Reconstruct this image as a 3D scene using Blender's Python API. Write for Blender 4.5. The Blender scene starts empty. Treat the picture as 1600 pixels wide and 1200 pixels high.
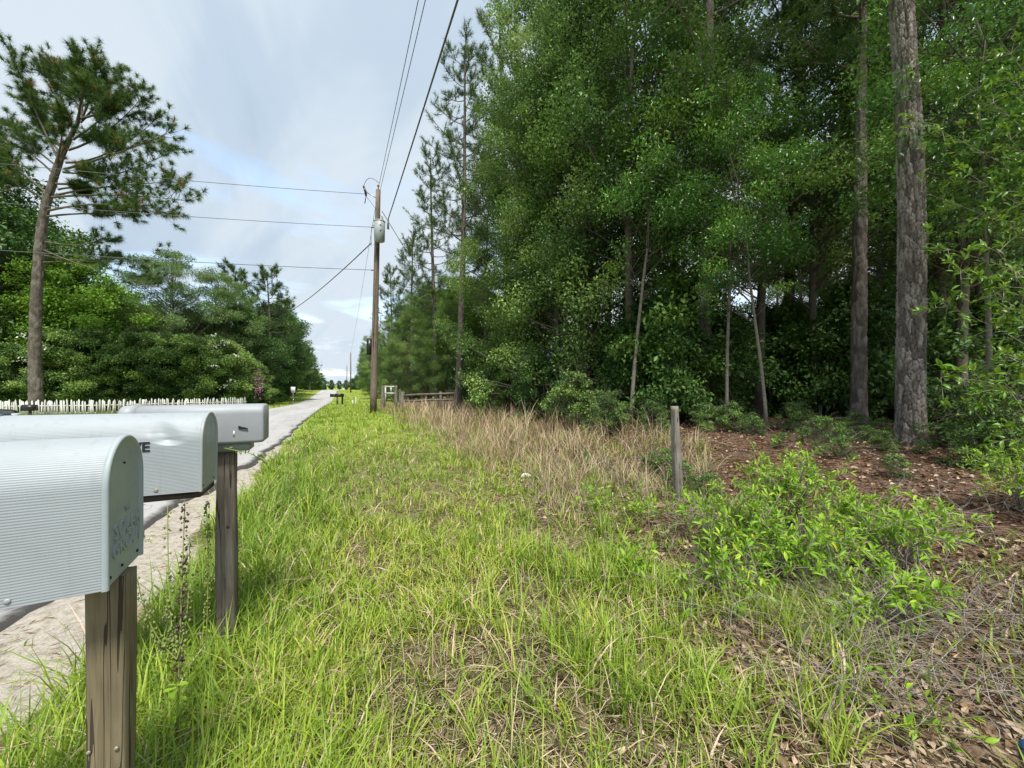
import bpy, math, random
import numpy as np
from mathutils import Vector, Matrix

R = math.radians
SC = bpy.context.scene
COL = SC.collection

# ------------------------------------------------------------------ camera
YAW = R(24.6)                      # camera looks this far to the right of the road's direction (+Y)
CAM_H = 1.6
cam_d = bpy.data.cameras.new('camera')
cam_d.sensor_width = 36.0
cam_d.lens = 36.0 * 601 / 1600
cam_d.clip_start = 0.05
cam_d.clip_end = 3000
cam = bpy.data.objects.new('camera', cam_d)
COL.objects.link(cam)
cam.location = (0, 0, CAM_H)
cam.rotation_euler = (R(90), 0, -YAW)
SC.camera = cam

# ------------------------------------------------------------------ sky and sun
SUN_EL, SUN_AZ = R(64), R(190)     # azimuth clockwise from +Y
world = bpy.data.worlds.new('World')
SC.world = world
world.use_nodes = True
wn, wl = world.node_tree.nodes, world.node_tree.links
wn.clear()
w_out = wn.new('ShaderNodeOutputWorld')
w_bg = wn.new('ShaderNodeBackground')
w_sky = wn.new('ShaderNodeTexSky')
w_sky.sky_type = 'NISHITA'
w_sky.sun_disc = False
w_sky.sun_elevation = SUN_EL
w_sky.sun_rotation = SUN_AZ
w_sky.air_density = 1.2
w_sky.dust_density = 0.6
w_sky.ozone_density = 1.5
w_tc = wn.new('ShaderNodeTexCoord')
w_sep = wn.new('ShaderNodeSeparateXYZ')
wl.new(w_tc.outputs['Generated'], w_sep.inputs[0])
def wmath(op, a, b=None, clamp=False):
    n = wn.new('ShaderNodeMath'); n.operation = op; n.use_clamp = clamp
    for i, v in enumerate((a, b)):
        if v is None: continue
        if isinstance(v, (int, float)): n.inputs[i].default_value = v
        else: wl.new(v, n.inputs[i])
    return n.outputs[0]
w_z = wmath('ADD', wmath('MAXIMUM', w_sep.outputs[2], 0.0), 0.16)
w_cx = wmath('DIVIDE', w_sep.outputs[0], w_z)
w_cy = wmath('DIVIDE', w_sep.outputs[1], w_z)
w_cmb = wn.new('ShaderNodeCombineXYZ')
wl.new(w_cx, w_cmb.inputs[0]); wl.new(w_cy, w_cmb.inputs[1])
def wnoise(scale, detail, rough, dist, off, sc=(1, 1, 1), rot=0):
    m = wn.new('ShaderNodeMapping')
    m.inputs['Location'].default_value = off
    m.inputs['Rotation'].default_value = (0, 0, rot)
    m.inputs['Scale'].default_value = sc
    wl.new(w_cmb.outputs[0], m.inputs['Vector'])
    n = wn.new('ShaderNodeTexNoise')
    n.inputs['Scale'].default_value = scale; n.inputs['Detail'].default_value = detail
    n.inputs['Roughness'].default_value = rough; n.inputs['Distortion'].default_value = dist
    wl.new(m.outputs[0], n.inputs['Vector'])
    return n.outputs['Fac']
def wramp(fac, stops):
    n = wn.new('ShaderNodeValToRGB'); n.color_ramp.interpolation = 'EASE'
    e = n.color_ramp.elements
    while len(e) < len(stops): e.new(0.5)
    for i, (p, c) in enumerate(stops):
        e[i].position = p; e[i].color = (*c, 1)
    wl.new(fac, n.inputs[0])
    return n.outputs[0]
# strength of the Nishita sky 0.1, clouds carried at the same scale (so 3.6 is 0.36 radiance)
n_big = wnoise(0.55, 5, 0.52, 0.9, (1.4, 4.1, 0), (1.0, 0.45, 1), R(38))
n_str = wnoise(1.6, 5, 0.6, 1.2, (5.2, 0.7, 0), (1.0, 0.30, 1), R(52))
cl_n = wmath('ADD', wmath('MULTIPLY', n_big, 0.76), wmath('MULTIPLY', n_str, 0.24))
cl_shade = wramp(cl_n, [(0.34, (1.02, 1.36, 1.76)), (0.45, (1.48, 1.80, 2.14)), (0.53, (1.88, 2.14, 2.38)), (0.64, (2.30, 2.46, 2.56))])
cl_mask = wramp(wnoise(1.1, 5, 0.55, 0.7, (7.3, 2.2, 0), (0.8, 1.3, 1), R(-20)),
                [(0.32, (0.55, 0.55, 0.55)), (0.48, (1, 1, 1)), (1.0, (1, 1, 1))])
w_mix = wn.new('ShaderNodeMix'); w_mix.data_type = 'RGBA'
wl.new(cl_mask, w_mix.inputs['Factor'])
wl.new(w_sky.outputs[0], w_mix.inputs['A'])
wl.new(cl_shade, w_mix.inputs['B'])
wl.new(w_mix.outputs['Result'], w_bg.inputs['Color'])
w_bg.inputs['Strength'].default_value = 0.093
wl.new(w_bg.outputs[0], w_out.inputs[0])

sun_d = bpy.data.lights.new('sun', 'SUN')
sun_d.energy = 1.5
sun_d.angle = R(11)
sun_d.color = (1.0, 0.95, 0.86)
sun = bpy.data.objects.new('sun', sun_d)
COL.objects.link(sun)
s_dir = Vector((math.sin(SUN_AZ) * math.cos(SUN_EL), math.cos(SUN_AZ) * math.cos(SUN_EL), math.sin(SUN_EL)))
sun.rotation_euler = (-s_dir).to_track_quat('-Z', 'Y').to_euler()

SC.view_settings.view_transform = 'Standard'
SC.view_settings.look = 'None'
SC.view_settings.exposure = 2.05
SC.view_settings.gamma = 1
SC.view_settings.use_curve_mapping = False
SC.render.engine = 'CYCLES'
SC.cycles.max_bounces = 4
SC.cycles.diffuse_bounces = 2
SC.cycles.glossy_bounces = 2
SC.cycles.transmission_bounces = 4
SC.cycles.transparent_max_bounces = 4
SC.cycles.use_denoising = True
SC.cycles.caustics_reflective = False
SC.cycles.caustics_refractive = False
world.cycles.sampling_method = 'MANUAL'
world.cycles.sample_map_resolution = 512

# ------------------------------------------------------------------ the lie of the land
def sst(a, b, x):
    t = np.clip((np.asarray(x, float) - a) / (b - a), 0, 1)
    return t * t * (3 - 2 * t)
_PY = np.array([-400, 10, 20, 34, 50, 64, 76, 92, 106, 114, 140, 200, 700.])
_PZ = np.array([0, 0, -.10, -.42, -.85, -1.1, -1.02, -.5, -.04, .0, -.9, -2.0, -3.0])
def road_z(y): return np.interp(y, _PY, _PZ)
_EY = np.array([-200, 2, 6.5, 9, 14, 38, 70, 115, 140, 700.])
_ER = np.array([-2.0, -2.0, -1.95, -1.62, -1.38, -1.2, -.5, .85, 1.6, 20.])
def road_r(y): return np.interp(y, _EY, _ER)
def road_l(y): return road_r(y) - 4.1 - 0.4 * sst(20, 5, y)
def wob(x, y, s=1.0, k=0.0):
    return (np.sin(x * 1.7 * s + 1.3 + k) * np.cos(y * 1.3 * s + 0.4 * k) + 0.6 * np.sin(x * 3.1 * s - y * 2.3 * s + 2 + k)
            + 0.4 * np.cos(x * 5.3 * s + y * 4.7 * s + k)) / 2.0
def ground_z(x, y):
    x = np.asarray(x, float); y = np.asarray(y, float)
    zr = road_z(y)
    hold = 1 - 0.85 * sst(-1.0, 2.5, x) * sst(48, 30, y)
    z = zr * hold
    z = z + 0.42 * sst(4.3, 8.5, x) * sst(60, 40, y)
    z = z + 0.03 * wob(x, y, 0.6) * sst(-1.2, 0.2, x)
    z = z - 0.05 * sst(-0.9, -1.3, x) * sst(-6.6, -6.0, x)
    return z
def gz(x, y): return float(ground_z(x, y))
CA, SA = math.cos(YAW), math.sin(YAW)
def at(u, d):
    """ground plan point seen at photo column u, d metres in front of the lens"""
    r = (u - 800) / 601 * d
    return r * CA + d * SA, -r * SA + d * CA
def P(u, v, d):
    x, y = at(u, d)
    return Vector((x, y, CAM_H - (v - 600) / 601 * d))
def on_y(u, v, Y):
    r = (u - 800) / 601
    d = Y / (-r * SA + CA)
    return P(u, v, d)

# ------------------------------------------------------------------ mesh helpers
def mesh_np(name, V, F, mat, attr=None, smooth=False):
    """V (n,3); F list of (m,k) index arrays; attr: per-vertex float 'var'"""
    me = bpy.data.meshes.new(name)
    V = np.ascontiguousarray(V, dtype=np.float32)
    if not isinstance(F, (list, tuple)): F = [F]
    F = [np.asarray(f, dtype=np.int32) for f in F if len(f)]
    me.vertices.add(len(V)); me.vertices.foreach_set('co', V.ravel())
    idx = np.concatenate([f.ravel() for f in F])
    tot = np.concatenate([np.full(len(f), f.shape[1], np.int32) for f in F])
    st = np.concatenate([[0], np.cumsum(tot)[:-1]]).astype(np.int32)
    me.loops.add(len(idx)); me.loops.foreach_set('vertex_index', idx)
    me.polygons.add(len(tot)); me.polygons.foreach_set('loop_start', st)
    if smooth: me.polygons.foreach_set('use_smooth', np.ones(len(tot), bool))
    me.update(calc_edges=True)
    if attr is not None:
        for k, a in (attr.items() if isinstance(attr, dict) else [('var', attr)]):
            at_ = me.attributes.new(k, 'FLOAT', 'POINT')
            at_.data.foreach_set('value', np.ascontiguousarray(a, dtype=np.float32))
    if mat: me.materials.append(mat)
    return me
def link(name, me, parent=None, loc=None):
    o = bpy.data.objects.new(name, me); COL.objects.link(o)
    if parent: o.parent = parent
    if loc is not None: o.location = loc
    return o
def tag(o, label=None, cat=None, group=None, kind=None):
    if label: o['label'] = label
    if cat: o['category'] = cat
    if group: o['group'] = group
    if kind: o['kind'] = kind
    return o
def thing(name, label, cat, loc=(0, 0, 0), rz=0, group=None):
    o = bpy.data.objects.new(name, None); COL.objects.link(o)
    o.empty_display_size = 0.1
    o.location = loc; o.rotation_euler = (0, 0, rz)
    return tag(o, label, cat, group)

class MB:
    def __init__(s): s.v = []; s.q = []; s.t = []; s.n = 0; s.a = []
    def add(s, V, Q=None, T=None, a=0.5):
        V = np.asarray(V, float)
        if Q is not None and len(Q): s.q.append(np.asarray(Q) + s.n)
        if T is not None and len(T): s.t.append(np.asarray(T) + s.n)
        s.v.append(V); s.n += len(V)
        s.a.append(np.full(len(V), a) if np.isscalar(a) else np.asarray(a))
    def box(s, lo, hi, a=0.5):
        x0, y0, z0 = lo; x1, y1, z1 = hi
        V = [(x0,y0,z0),(x1,y0,z0),(x1,y1,z0),(x0,y1,z0),(x0,y0,z1),(x1,y0,z1),(x1,y1,z1),(x0,y1,z1)]
        s.add(V, [(0,3,2,1),(4,5,6,7),(0,1,5,4),(1,2,6,5),(2,3,7,6),(3,0,4,7)], a=a)
    def tube(s, pts, rad, n=8, cap=True, a=0.5):
        V, Q, T = tube(pts, rad, n, cap)
        s.add(V, Q, T, a=a)
    def mesh(s, name, mat, smooth=False):
        F = []
        if s.q: F.append(np.concatenate(s.q))
        if s.t: F.append(np.concatenate(s.t))
        return mesh_np(name, np.concatenate(s.v), F, mat, np.concatenate(s.a), smooth)
    def build(s, name, mat, parent=None, smooth=False, loc=None):
        return link(name, s.mesh(name, mat, smooth), parent, loc)

def tube(pts, rad, n=8, cap=True):
    pts = np.asarray(pts, float); m = len(pts)
    rad = np.full(m, rad) if np.isscalar(rad) else np.asarray(rad, float)
    tan = np.gradient(pts, axis=0)
    tan /= np.linalg.norm(tan, axis=1)[:, None] + 1e-9
    ref = np.array([1., 0, 0]) if abs(tan[0][0]) < 0.8 else np.array([0, 1., 0])
    th = np.arange(n) * 2 * math.pi / n
    V = np.zeros((m, n, 3))
    for i in range(m):
        b = np.cross(tan[i], ref); b /= np.linalg.norm(b) + 1e-9
        c = np.cross(b, tan[i])
        ref = c
        V[i] = pts[i] + rad[i] * (np.cos(th)[:, None] * c + np.sin(th)[:, None] * b)
    k = np.arange(n); k2 = (k + 1) % n
    Q = np.concatenate([np.stack([i*n+k, i*n+k2, (i+1)*n+k2, (i+1)*n+k], 1) for i in range(m-1)])
    V = V.reshape(-1, 3); T = []
    if cap:
        V = np.concatenate([V, pts[:1], pts[-1:]])
        c0, c1 = m*n, m*n+1
        T = [(c0, k2[i], k[i]) for i in range(n)] + [(c1, (m-1)*n+k[i], (m-1)*n+k2[i]) for i in range(n)]
    return V, Q, T
def bezier(p0, p1, p2, n):
    t = np.linspace(0, 1, n)[:, None]
    p0, p1, p2 = map(lambda p: np.asarray(p, float), (p0, p1, p2))
    return (1-t)**2*p0 + 2*t*(1-t)*p1 + t*t*p2
def unit(v): return v / (np.linalg.norm(v, axis=-1, keepdims=True) + 1e-9)

# ------------------------------------------------------------------ materials
def new_mat(name):
    m = bpy.data.materials.new(name); m.use_nodes = True
    nt = m.node_tree
    return m, nt.nodes, nt.links, nt.nodes['Principled BSDF']
def ramp(N, L, fac, stops):
    n = N.new('ShaderNodeValToRGB'); e = n.color_ramp.elements
    while len(e) < len(stops): e.new(0.5)
    for i, (p, c) in enumerate(stops):
        e[i].position = p; e[i].color = (*c, 1)
    if fac is not None: L.new(fac, n.inputs[0])
    return n.outputs[0]
def noise(N, L, vec, scale, detail=4, rough=0.55, dist=0.0, sc=(1, 1, 1)):
    m = N.new('ShaderNodeMapping'); m.inputs['Scale'].default_value = sc
    L.new(vec, m.inputs['Vector'])
    n = N.new('ShaderNodeTexNoise')
    n.inputs['Scale'].default_value = scale; n.inputs['Detail'].default_value = detail
    n.inputs['Roughness'].default_value = rough; n.inputs['Distortion'].default_value = dist
    L.new(m.outputs[0], n.inputs['Vector'])
    return n.outputs['Fac']
def mixc(N, L, fac, a, b, mode='MIX'):
    n = N.new('ShaderNodeMix'); n.data_type = 'RGBA'; n.blend_type = mode
    for s, v in (('Factor', fac), ('A', a), ('B', b)):
        if isinstance(v, (int, float)): n.inputs[s].default_value = v
        elif isinstance(v, tuple): n.inputs[s].default_value = (*v, 1)
        else: L.new(v, n.inputs[s])
    return n.outputs['Result']
def mathn(N, L, op, a, b=None, clamp=False):
    n = N.new('ShaderNodeMath'); n.operation = op; n.use_clamp = clamp
    for i, v in enumerate((a, b)):
        if v is None: continue
        if isinstance(v, (int, float)): n.inputs[i].default_value = v
        else: L.new(v, n.inputs[i])
    return n.outputs[0]
def bump(N, L, B, h, strength, dist):
    b = N.new('ShaderNodeBump'); b.inputs['Strength'].default_value = strength; b.inputs['Distance'].default_value = dist
    L.new(h, b.inputs['Height']); L.new(b.outputs[0], B.inputs['Normal'])
def objco(N):
    return N.new('ShaderNodeTexCoord').outputs['Object']
def attr(N, name='var'):
    a = N.new('ShaderNodeAttribute'); a.attribute_name = name
    return a.outputs['Fac']

def leaf_mat(name, stops, trans=0.3, rough=0.45, spec=0.4, per_object=0.0, glow=(0.22, 0.30, 0.02)):
    m, N, L, B = new_mat(name)
    fac = attr(N)
    if per_object:
        oi = N.new('ShaderNodeObjectInfo')
        fac = mathn(N, L, 'ADD', fac, mathn(N, L, 'MULTIPLY', mathn(N, L, 'SUBTRACT', oi.outputs['Random'], 0.5), per_object), True)
    c = ramp(N, L, fac, stops)
    L.new(c, B.inputs['Base Color'])
    B.inputs['Roughness'].default_value = rough
    B.inputs['Specular IOR Level'].default_value = spec
    t = N.new('ShaderNodeBsdfTranslucent')
    tc = mixc(N, L, 0.5, c, glow)
    L.new(tc, t.inputs['Color'])
    mx = N.new('ShaderNodeMixShader'); mx.inputs[0].default_value = trans
    L.new(B.outputs[0], mx.inputs[1]); L.new(t.outputs[0], mx.inputs[2])
    L.new(mx.outputs[0], N['Material Output'].inputs['Surface'])
    return m
def plain(name, col, rough=0.6, metal=0.0, var=0.15, scale=6, bmp=0.0, spec=0.5):
    m, N, L, B = new_mat(name)
    v = objco(N)
    n = noise(N, L, v, scale, 5, 0.6)
    dark = tuple(c * (1 - var) for c in col); lite = tuple(min(1, c * (1 + var)) for c in col)
    L.new(ramp(N, L, n, [(0.3, dark), (0.7, lite)]), B.inputs['Base Color'])
    B.inputs['Roughness'].default_value = rough; B.inputs['Metallic'].default_value = metal
    B.inputs['Specular IOR Level'].default_value = spec
    if bmp: bump(N, L, B, noise(N, L, v, scale * 8, 4), bmp, 0.004)
    return m
def wood_mat(name, stops, axis=2, scale=1.0, bmp=0.5, knots=True):
    m, N, L, B = new_mat(name)
    v = objco(N)
    sc = [14, 14, 14]; sc[axis] = 0.9
    g = noise(N, L, v, 3.5 * scale, 8, 0.65, 0.6, tuple(sc))
    sc2 = [40, 40, 40]; sc2[axis] = 1.2
    fine = noise(N, L, v, 6 * scale, 4, 0.6, 0.0, tuple(sc2))
    big = noise(N, L, v, 3.0, 3, 0.5)
    f = mathn(N, L, 'ADD', mathn(N, L, 'MULTIPLY', g, 0.6), mathn(N, L, 'MULTIPLY', fine, 0.25))
    f = mathn(N, L, 'ADD', f, mathn(N, L, 'MULTIPLY', mathn(N, L, 'SUBTRACT', big, 0.4), 0.5))
    c = ramp(N, L, f, stops)
    # long thin drying cracks
    sc3 = [9, 9, 9]; sc3[axis] = 0.35
    ck = noise(N, L, v, 2.2 * scale, 3, 0.5, 0.4, tuple(sc3))
    ckm = mathn(N, L, 'LESS_THAN', mathn(N, L, 'ABSOLUTE', mathn(N, L, 'SUBTRACT', ck, 0.5)), 0.012)
    c = mixc(N, L, mathn(N, L, 'MULTIPLY', ckm, 0.8), c, (0.018, 0.014, 0.010))
    L.new(c, B.inputs['Base Color'])
    B.inputs['Roughness'].default_value = 0.85
    B.inputs['Specular IOR Level'].default_value = 0.2
    h = mathn(N, L, 'SUBTRACT', f, mathn(N, L, 'MULTIPLY', ckm, 0.8))
    bump(N, L, B, h, bmp, 0.006)
    return m
def bark_mat(name, stops, sc=(9, 9, 2.2), bmp=0.9):
    m, N, L, B = new_mat(name)
    v = objco(N)
    n1 = noise(N, L, v, 2.0, 6, 0.65, 0.8, sc)
    f = mathn(N, L, 'ADD', mathn(N, L, 'MULTIPLY', n1, 0.6), mathn(N, L, 'MULTIPLY', attr(N), 0.4))
    L.new(ramp(N, L, f, stops), B.inputs['Base Color'])
    B.inputs['Roughness'].default_value = 0.9; B.inputs['Specular IOR Level'].default_value = 0.15
    bump(N, L, B, n1, bmp, 0.03)
    return m

M = {}
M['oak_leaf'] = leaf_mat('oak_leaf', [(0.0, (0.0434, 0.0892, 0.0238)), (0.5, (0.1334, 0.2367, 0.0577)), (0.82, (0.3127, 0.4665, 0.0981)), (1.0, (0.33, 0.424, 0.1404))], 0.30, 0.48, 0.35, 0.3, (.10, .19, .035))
M['dark_leaf'] = leaf_mat('dark_leaf', [(0.0, (0.0392, 0.0891, 0.0201)), (0.6, (0.0696, 0.1522, 0.0315)), (1.0, (0.1521, 0.2784, 0.043))], 0.25, 0.48, 0.35, 0.25, (.07, .14, .03))
M['bright_leaf'] = leaf_mat('bright_leaf', [(0.0, (.10, .21, .02)), (0.6, (.17, .34, .035)), (1.0, (.25, .42, .06))], 0.35)
M['lacy_leaf'] = leaf_mat('lacy_leaf', [(0.0, (0.0743, 0.1485, 0.0446)), (0.6, (0.1337, 0.2376, 0.0743)), (1.0, (0.2228, 0.3119, 0.1188))], 0.3)
M['bay_leaf'] = leaf_mat('bay_leaf', [(0.0, (0.0503, 0.1423, 0.0255)), (0.5, (0.088, 0.2235, 0.0355)), (0.85, (0.176, 0.3522, 0.0498)), (1.0, (0.3267, 0.4877, 0.0712))], 0.3, 0.33, 0.5, 0.0, (.11, .21, .03))
M['spray_leaf'] = leaf_mat('spray_leaf', [(0.0, (.06, .15, .02)), (0.5, (.12, .26, .03)), (0.85, (.22, .38, .045)), (1.0, (.36, .46, .06))], 0.32, 0.35, 0.5)
M['bush_leaf'] = leaf_mat('bush_leaf', [(0.0, (0.0929, 0.2008, 0.0215)), (0.4, (0.1858, 0.3586, 0.0295)), (0.8, (0.3251, 0.5307, 0.0403)), (0.97, (0.4955, 0.6168, 0.0538)), (1.0, (0.72, 0.6024, 0.0538))], 0.35, 0.5, 0.25, 0.0)
M['yellow_leaf'] = leaf_mat('yellow_leaf', [(0, (.45, .42, .02)), (1, (.70, .62, .04))], 0.3)
M['needle'] = leaf_mat('needle', [(0.0, (0.0287, 0.069, 0.0207)), (0.5, (0.0575, 0.1207, 0.0287)), (0.9, (0.1035, 0.1725, 0.0345)), (1.0, (0.322, 0.138, 0.0403))], 0.2, 0.5, 0.3)
M['grass'] = leaf_mat('grass', [(0.0, (0.1096, 0.2031, 0.0288)), (0.35, (0.2192, 0.3521, 0.0396)), (0.62, (0.3758, 0.4875, 0.0576)), (0.75, (0.5165, 0.5417, 0.099)), (0.8, (0.6576, 0.4875, 0.306)), (1.0, (0.8, 0.5823, 0.486))], 0.35, 0.5, 0.3)
M['dry_grass'] = leaf_mat('dry_grass', [(0.0, (0.23, 0.161, 0.0978)), (0.5, (0.437, 0.322, 0.2127)), (0.85, (0.621, 0.506, 0.3565)), (0.9, (0.23, 0.3105, 0.046)), (1.0, (0.138, 0.23, 0.023))], 0.2, 0.7, 0.1)
M['bark_pine'] = bark_mat('bark_pine', [(0.22, (.035, .028, .023)), (0.45, (.11, .092, .08)), (0.62, (.20, .175, .155)), (0.8, (.32, .29, .26))])
M['bark_oak'] = bark_mat('bark_oak', [(0.25, (.05, .043, .035)), (0.5, (.12, .105, .085)), (0.75, (.22, .20, .17))], (6, 6, 3))
M['bark_pale'] = bark_mat('bark_pale', [(0.25, (.09, .075, .06)), (0.5, (.18, .16, .135)), (0.75, (.38, .35, .31))], (5, 5, 6), 0.4)
M['twig'] = plain('twig', (.26, .22, .19), 0.85, var=0.35, scale=14)
M['green_stem'] = plain('green_stem', (.22, .26, .06), 0.6, var=0.3, scale=10)
M['post_new'] = wood_mat('post_new', [(0.25, (.085, .066, .040)), (0.45, (.17, .140, .085)), (0.65, (.25, .205, .13)), (0.85, (.33, .28, .19))])
M['post_old'] = wood_mat('post_old', [(0.25, (.07, .056, .046)), (0.45, (.17, .142, .118)), (0.65, (.29, .25, .21)), (0.85, (.40, .36, .31))])
M['post_grey'] = wood_mat('post_grey', [(0.25, (.09, .08, .065)), (0.45, (.21, .19, .16)), (0.7, (.36, .335, .29))])
M['plank_dark'] = wood_mat('plank_dark', [(0.25, (.03, .024, .019)), (0.5, (.075, .06, .048)), (0.8, (.15, .125, .10))], axis=0)
M['pole_wood'] = wood_mat('pole_wood', [(0.25, (.10, .075, .058)), (0.5, (.19, .145, .115)), (0.8, (.28, .225, .18))], scale=0.4, bmp=0.3)
M['picket_paint'] = plain('picket_paint', (.66, .66, .62), 0.7, var=0.22, scale=9)
m_p, N, L, B = new_mat('picket_weathered')
oi = N.new('ShaderNodeObjectInfo')
v = objco(N)
pk = noise(N, L, v, 7, 5, .65, 0, (2, 2, .6))
c = ramp(N, L, mathn(N, L, 'ADD', mathn(N, L, 'MULTIPLY', pk, .6), mathn(N, L, 'MULTIPLY', oi.outputs['Random'], .4)), [(.25, (.22, .21, .18)), (.45, (.42, .42, .39)), (.7, (.60, .60, .57))])
L.new(c, B.inputs['Base Color']); B.inputs['Roughness'].default_value = .8
M['picket_weathered'] = m_p
M['black_paint'] = plain('black_paint', (.012, .012, .013), 0.35, var=0.3)
M['car_black'] = plain('car_black', (.01, .011, .013), 0.12, var=0.1)
M['glass_dark'] = plain('glass_dark', (.02, .024, .028), 0.05, var=0.05)
M['rubber'] = plain('rubber', (.02, .02, .02), 0.8)
M['steel'] = plain('steel', (.42, .43, .44), 0.4, 0.7, 0.15, 20)
M['grey_paint'] = plain('grey_paint', (.34, .37, .39), 0.45, 0.0, 0.08, 8)
M['cable'] = plain('cable', (.09, .09, .095), 0.6, var=0.1)
M['porcelain'] = plain('porcelain', (.30, .25, .23), 0.25, var=0.1)
M['sign_white'] = plain('sign_white', (.62, .62, .62), 0.5, var=0.08)
M['yellow'] = plain('yellow', (.75, .62, .03), 0.5, var=0.08)
M['flower_pink'] = leaf_mat('flower_pink', [(0, (.40, .10, .30)), (1, (.55, .22, .45))], 0.3)
M['flower_white'] = leaf_mat('flower_white', [(0, (.7, .7, .62)), (1, (.8, .8, .75))], 0.3)
M['litter_white'] = plain('litter_white', (.72, .72, .70), 0.6, var=0.1)
M['can_blue'] = plain('can_blue', (.05, .22, .55), 0.25, 0.4, 0.3, 22)
M['seed_pod'] = plain('seed_pod', (.06, .04, .03), 0.7, var=0.4, scale=30)
M['green_pod'] = plain('green_pod', (.15, .2, .05), 0.7, var=0.3, scale=30)
M['letter_black'] = plain('letter_black', (.012, .012, .014), 0.5, var=0.05)

def painted_metal(name, base, dirt=(.30, .28, .22), rough=0.42):
    m, N, L, B = new_mat(name)
    v = objco(N)
    n1 = noise(N, L, v, 5, 6, 0.65, 0.4, (0.6, 1, 1.6))
    n2 = noise(N, L, v, 60, 3, 0.7)
    c = ramp(N, L, n1, [(0.35, tuple(b * 0.9 for b in base)), (0.65, base)])
    sp = mathn(N, L, 'GREATER_THAN', n2, 0.70)
    c = mixc(N, L, mathn(N, L, 'MULTIPLY', sp, 0.35), c, dirt)
    g = noise(N, L, v, 2.2, 5, 0.7, 0.8)
    gm = ramp(N, L, g, [(0.52, (0, 0, 0)), (0.75, (1, 1, 1))])
    c = mixc(N, L, mathn(N, L, 'MULTIPLY', gm, 0.28), c, dirt)
    st = noise(N, L, v, 9, 4, 0.6, 0.3, (4.0, 4.0, .22))
    stm = ramp(N, L, st, [(0.56, (0, 0, 0)), (0.72, (1, 1, 1))])
    c = mixc(N, L, mathn(N, L, 'MULTIPLY', stm, 0.30), c, dirt)
    rs = noise(N, L, v, 24, 3, 0.8)
    c = mixc(N, L, mathn(N, L, 'MULTIPLY', mathn(N, L, 'GREATER_THAN', rs, 0.745), 0.6), c, (.20, .12, .07))
    L.new(c, B.inputs['Base Color'])
    L.new(ramp(N, L, n1, [(0.3, (rough + .15,) * 3), (0.7, (rough - .05,) * 3)]), B.inputs['Roughness'])
    return m
M['box_white'] = painted_metal('box_white', (.315, .352, .375), (.19, .20, .175))
M['box_panel'] = painted_metal('box_panel', (.33, .385, .405), (.22, .26, .20))
M['box_panel_green'] = painted_metal('box_panel_green', (.33, .37, .36), (.14, .18, .08))
M['box_plastic'] = painted_metal('box_plastic', (.30, .32, .34), (.42, .42, .41), 0.5)
M['rivet'] = plain('rivet', (.32, .29, .22), 0.5, 0.4, 0.3, 40)

# ------------------------------------------------------------------ ground, road
def axis_pts(segs):
    out = []
    for a, b, step in segs: out.append(np.arange(a, b, step))
    return np.concatenate(out + [[segs[-1][1]]])
gx = axis_pts([(-600, -60, 40), (-60, -20, 4), (-20, -7, 1.0), (-7, -2.4, .4), (-2.4, 7, .1), (7, 14, .35), (14, 40, 2), (40, 100, 10), (100, 600, 50)])
gy = axis_pts([(-200, -20, 20), (-20, -3, 1.5), (-3, 0.4, .2), (0.4, 9, .1), (9, 20, .3), (20, 60, 1), (60, 180, 3), (180, 900, 40)])
GX, GY = np.meshgrid(gx, gy)
rng = np.random.default_rng(5)
GZ = ground_z(GX, GY)
near = (GX > -1.5) & (GX < 9) & (GY > 0) & (GY < 12)
GZ = GZ + near * 0.012 * rng.standard_normal(GX.shape)
# wheel ruts worn in the sand of the pull-off
sandy = sst(-2.3, -2.0, GX) * sst(-1.05, -1.35, GX) * sst(14, 9, GY)
GZ = GZ - 0.035 * sandy * np.exp(-((GX + 1.62 + .08 * np.sin(GY * 1.1)) / .11) ** 2) + 0.012 * sandy * wob(GX, GY, 3.0)
nyg, nxg = GX.shape
ii = np.arange(nyg * nxg).reshape(nyg, nxg)
Q = np.stack([ii[:-1, :-1], ii[:-1, 1:], ii[1:, 1:], ii[1:, :-1]], -1).reshape(-1, 4)
def sand_edge(y): return -1.2 + .10 * np.sin(y * 1.9) + .06 * np.sin(y * 4.3 + 1)
w_sand = sst(-0.02, -.22, GX - np.interp(GY, [0, 8, 13, 18, 30], [0, 0, .0, -.12, -.16]) - sand_edge(GY)) * sst(-7, -6.2, GX) * sst(60, 30, GY)
w_lit = sst(4.0, 5.4, GX + .7 * wob(GX, GY, .7) + .5 * sst(8, 2, GY))* sst(50, 30, GY)
w_dry = sst(1.9, 3.5, GX + .5 * wob(GX, GY, 1.1, 2) + 1.1 * sst(2.6, .8, GY))
m_g, N, L, B = new_mat('ground_soil')
v = objco(N)
n_a = noise(N, L, v, 1.3, 8, 0.65); n_b = noise(N, L, v, 14, 6, 0.7); n_c = noise(N, L, v, 70, 4, 0.7)
n_mix = mathn(N, L, 'ADD', mathn(N, L, 'MULTIPLY', n_b, 0.6), mathn(N, L, 'MULTIPLY', n_c, 0.4))
turf = ramp(N, L, n_mix, [(0.34, (.045, .045, .022)), (0.47, (.11, .11, .045)), (0.57, (.22, .18, .10)), (0.70, (.42, .35, .25))])
far_turf = mixc(N, L, mathn(N, L, 'MULTIPLY', n_b, .6), ramp(N, L, n_a, [(0.3, (.13, .22, .022)), (0.7, (.22, .31, .035))]), (.28, .27, .08))
sand = ramp(N, L, n_mix, [(0.34, (.17, .14, .11)), (0.46, (.33, .295, .25)), (0.60, (.46, .425, .37)), (0.72, (.22, .16, .12))])
lit = ramp(N, L, n_mix, [(0.34, (.040, .023, .015)), (0.47, (.105, .062, .042)), (0.58, (.18, .115, .08)), (0.70, (.32, .235, .17))])
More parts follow.
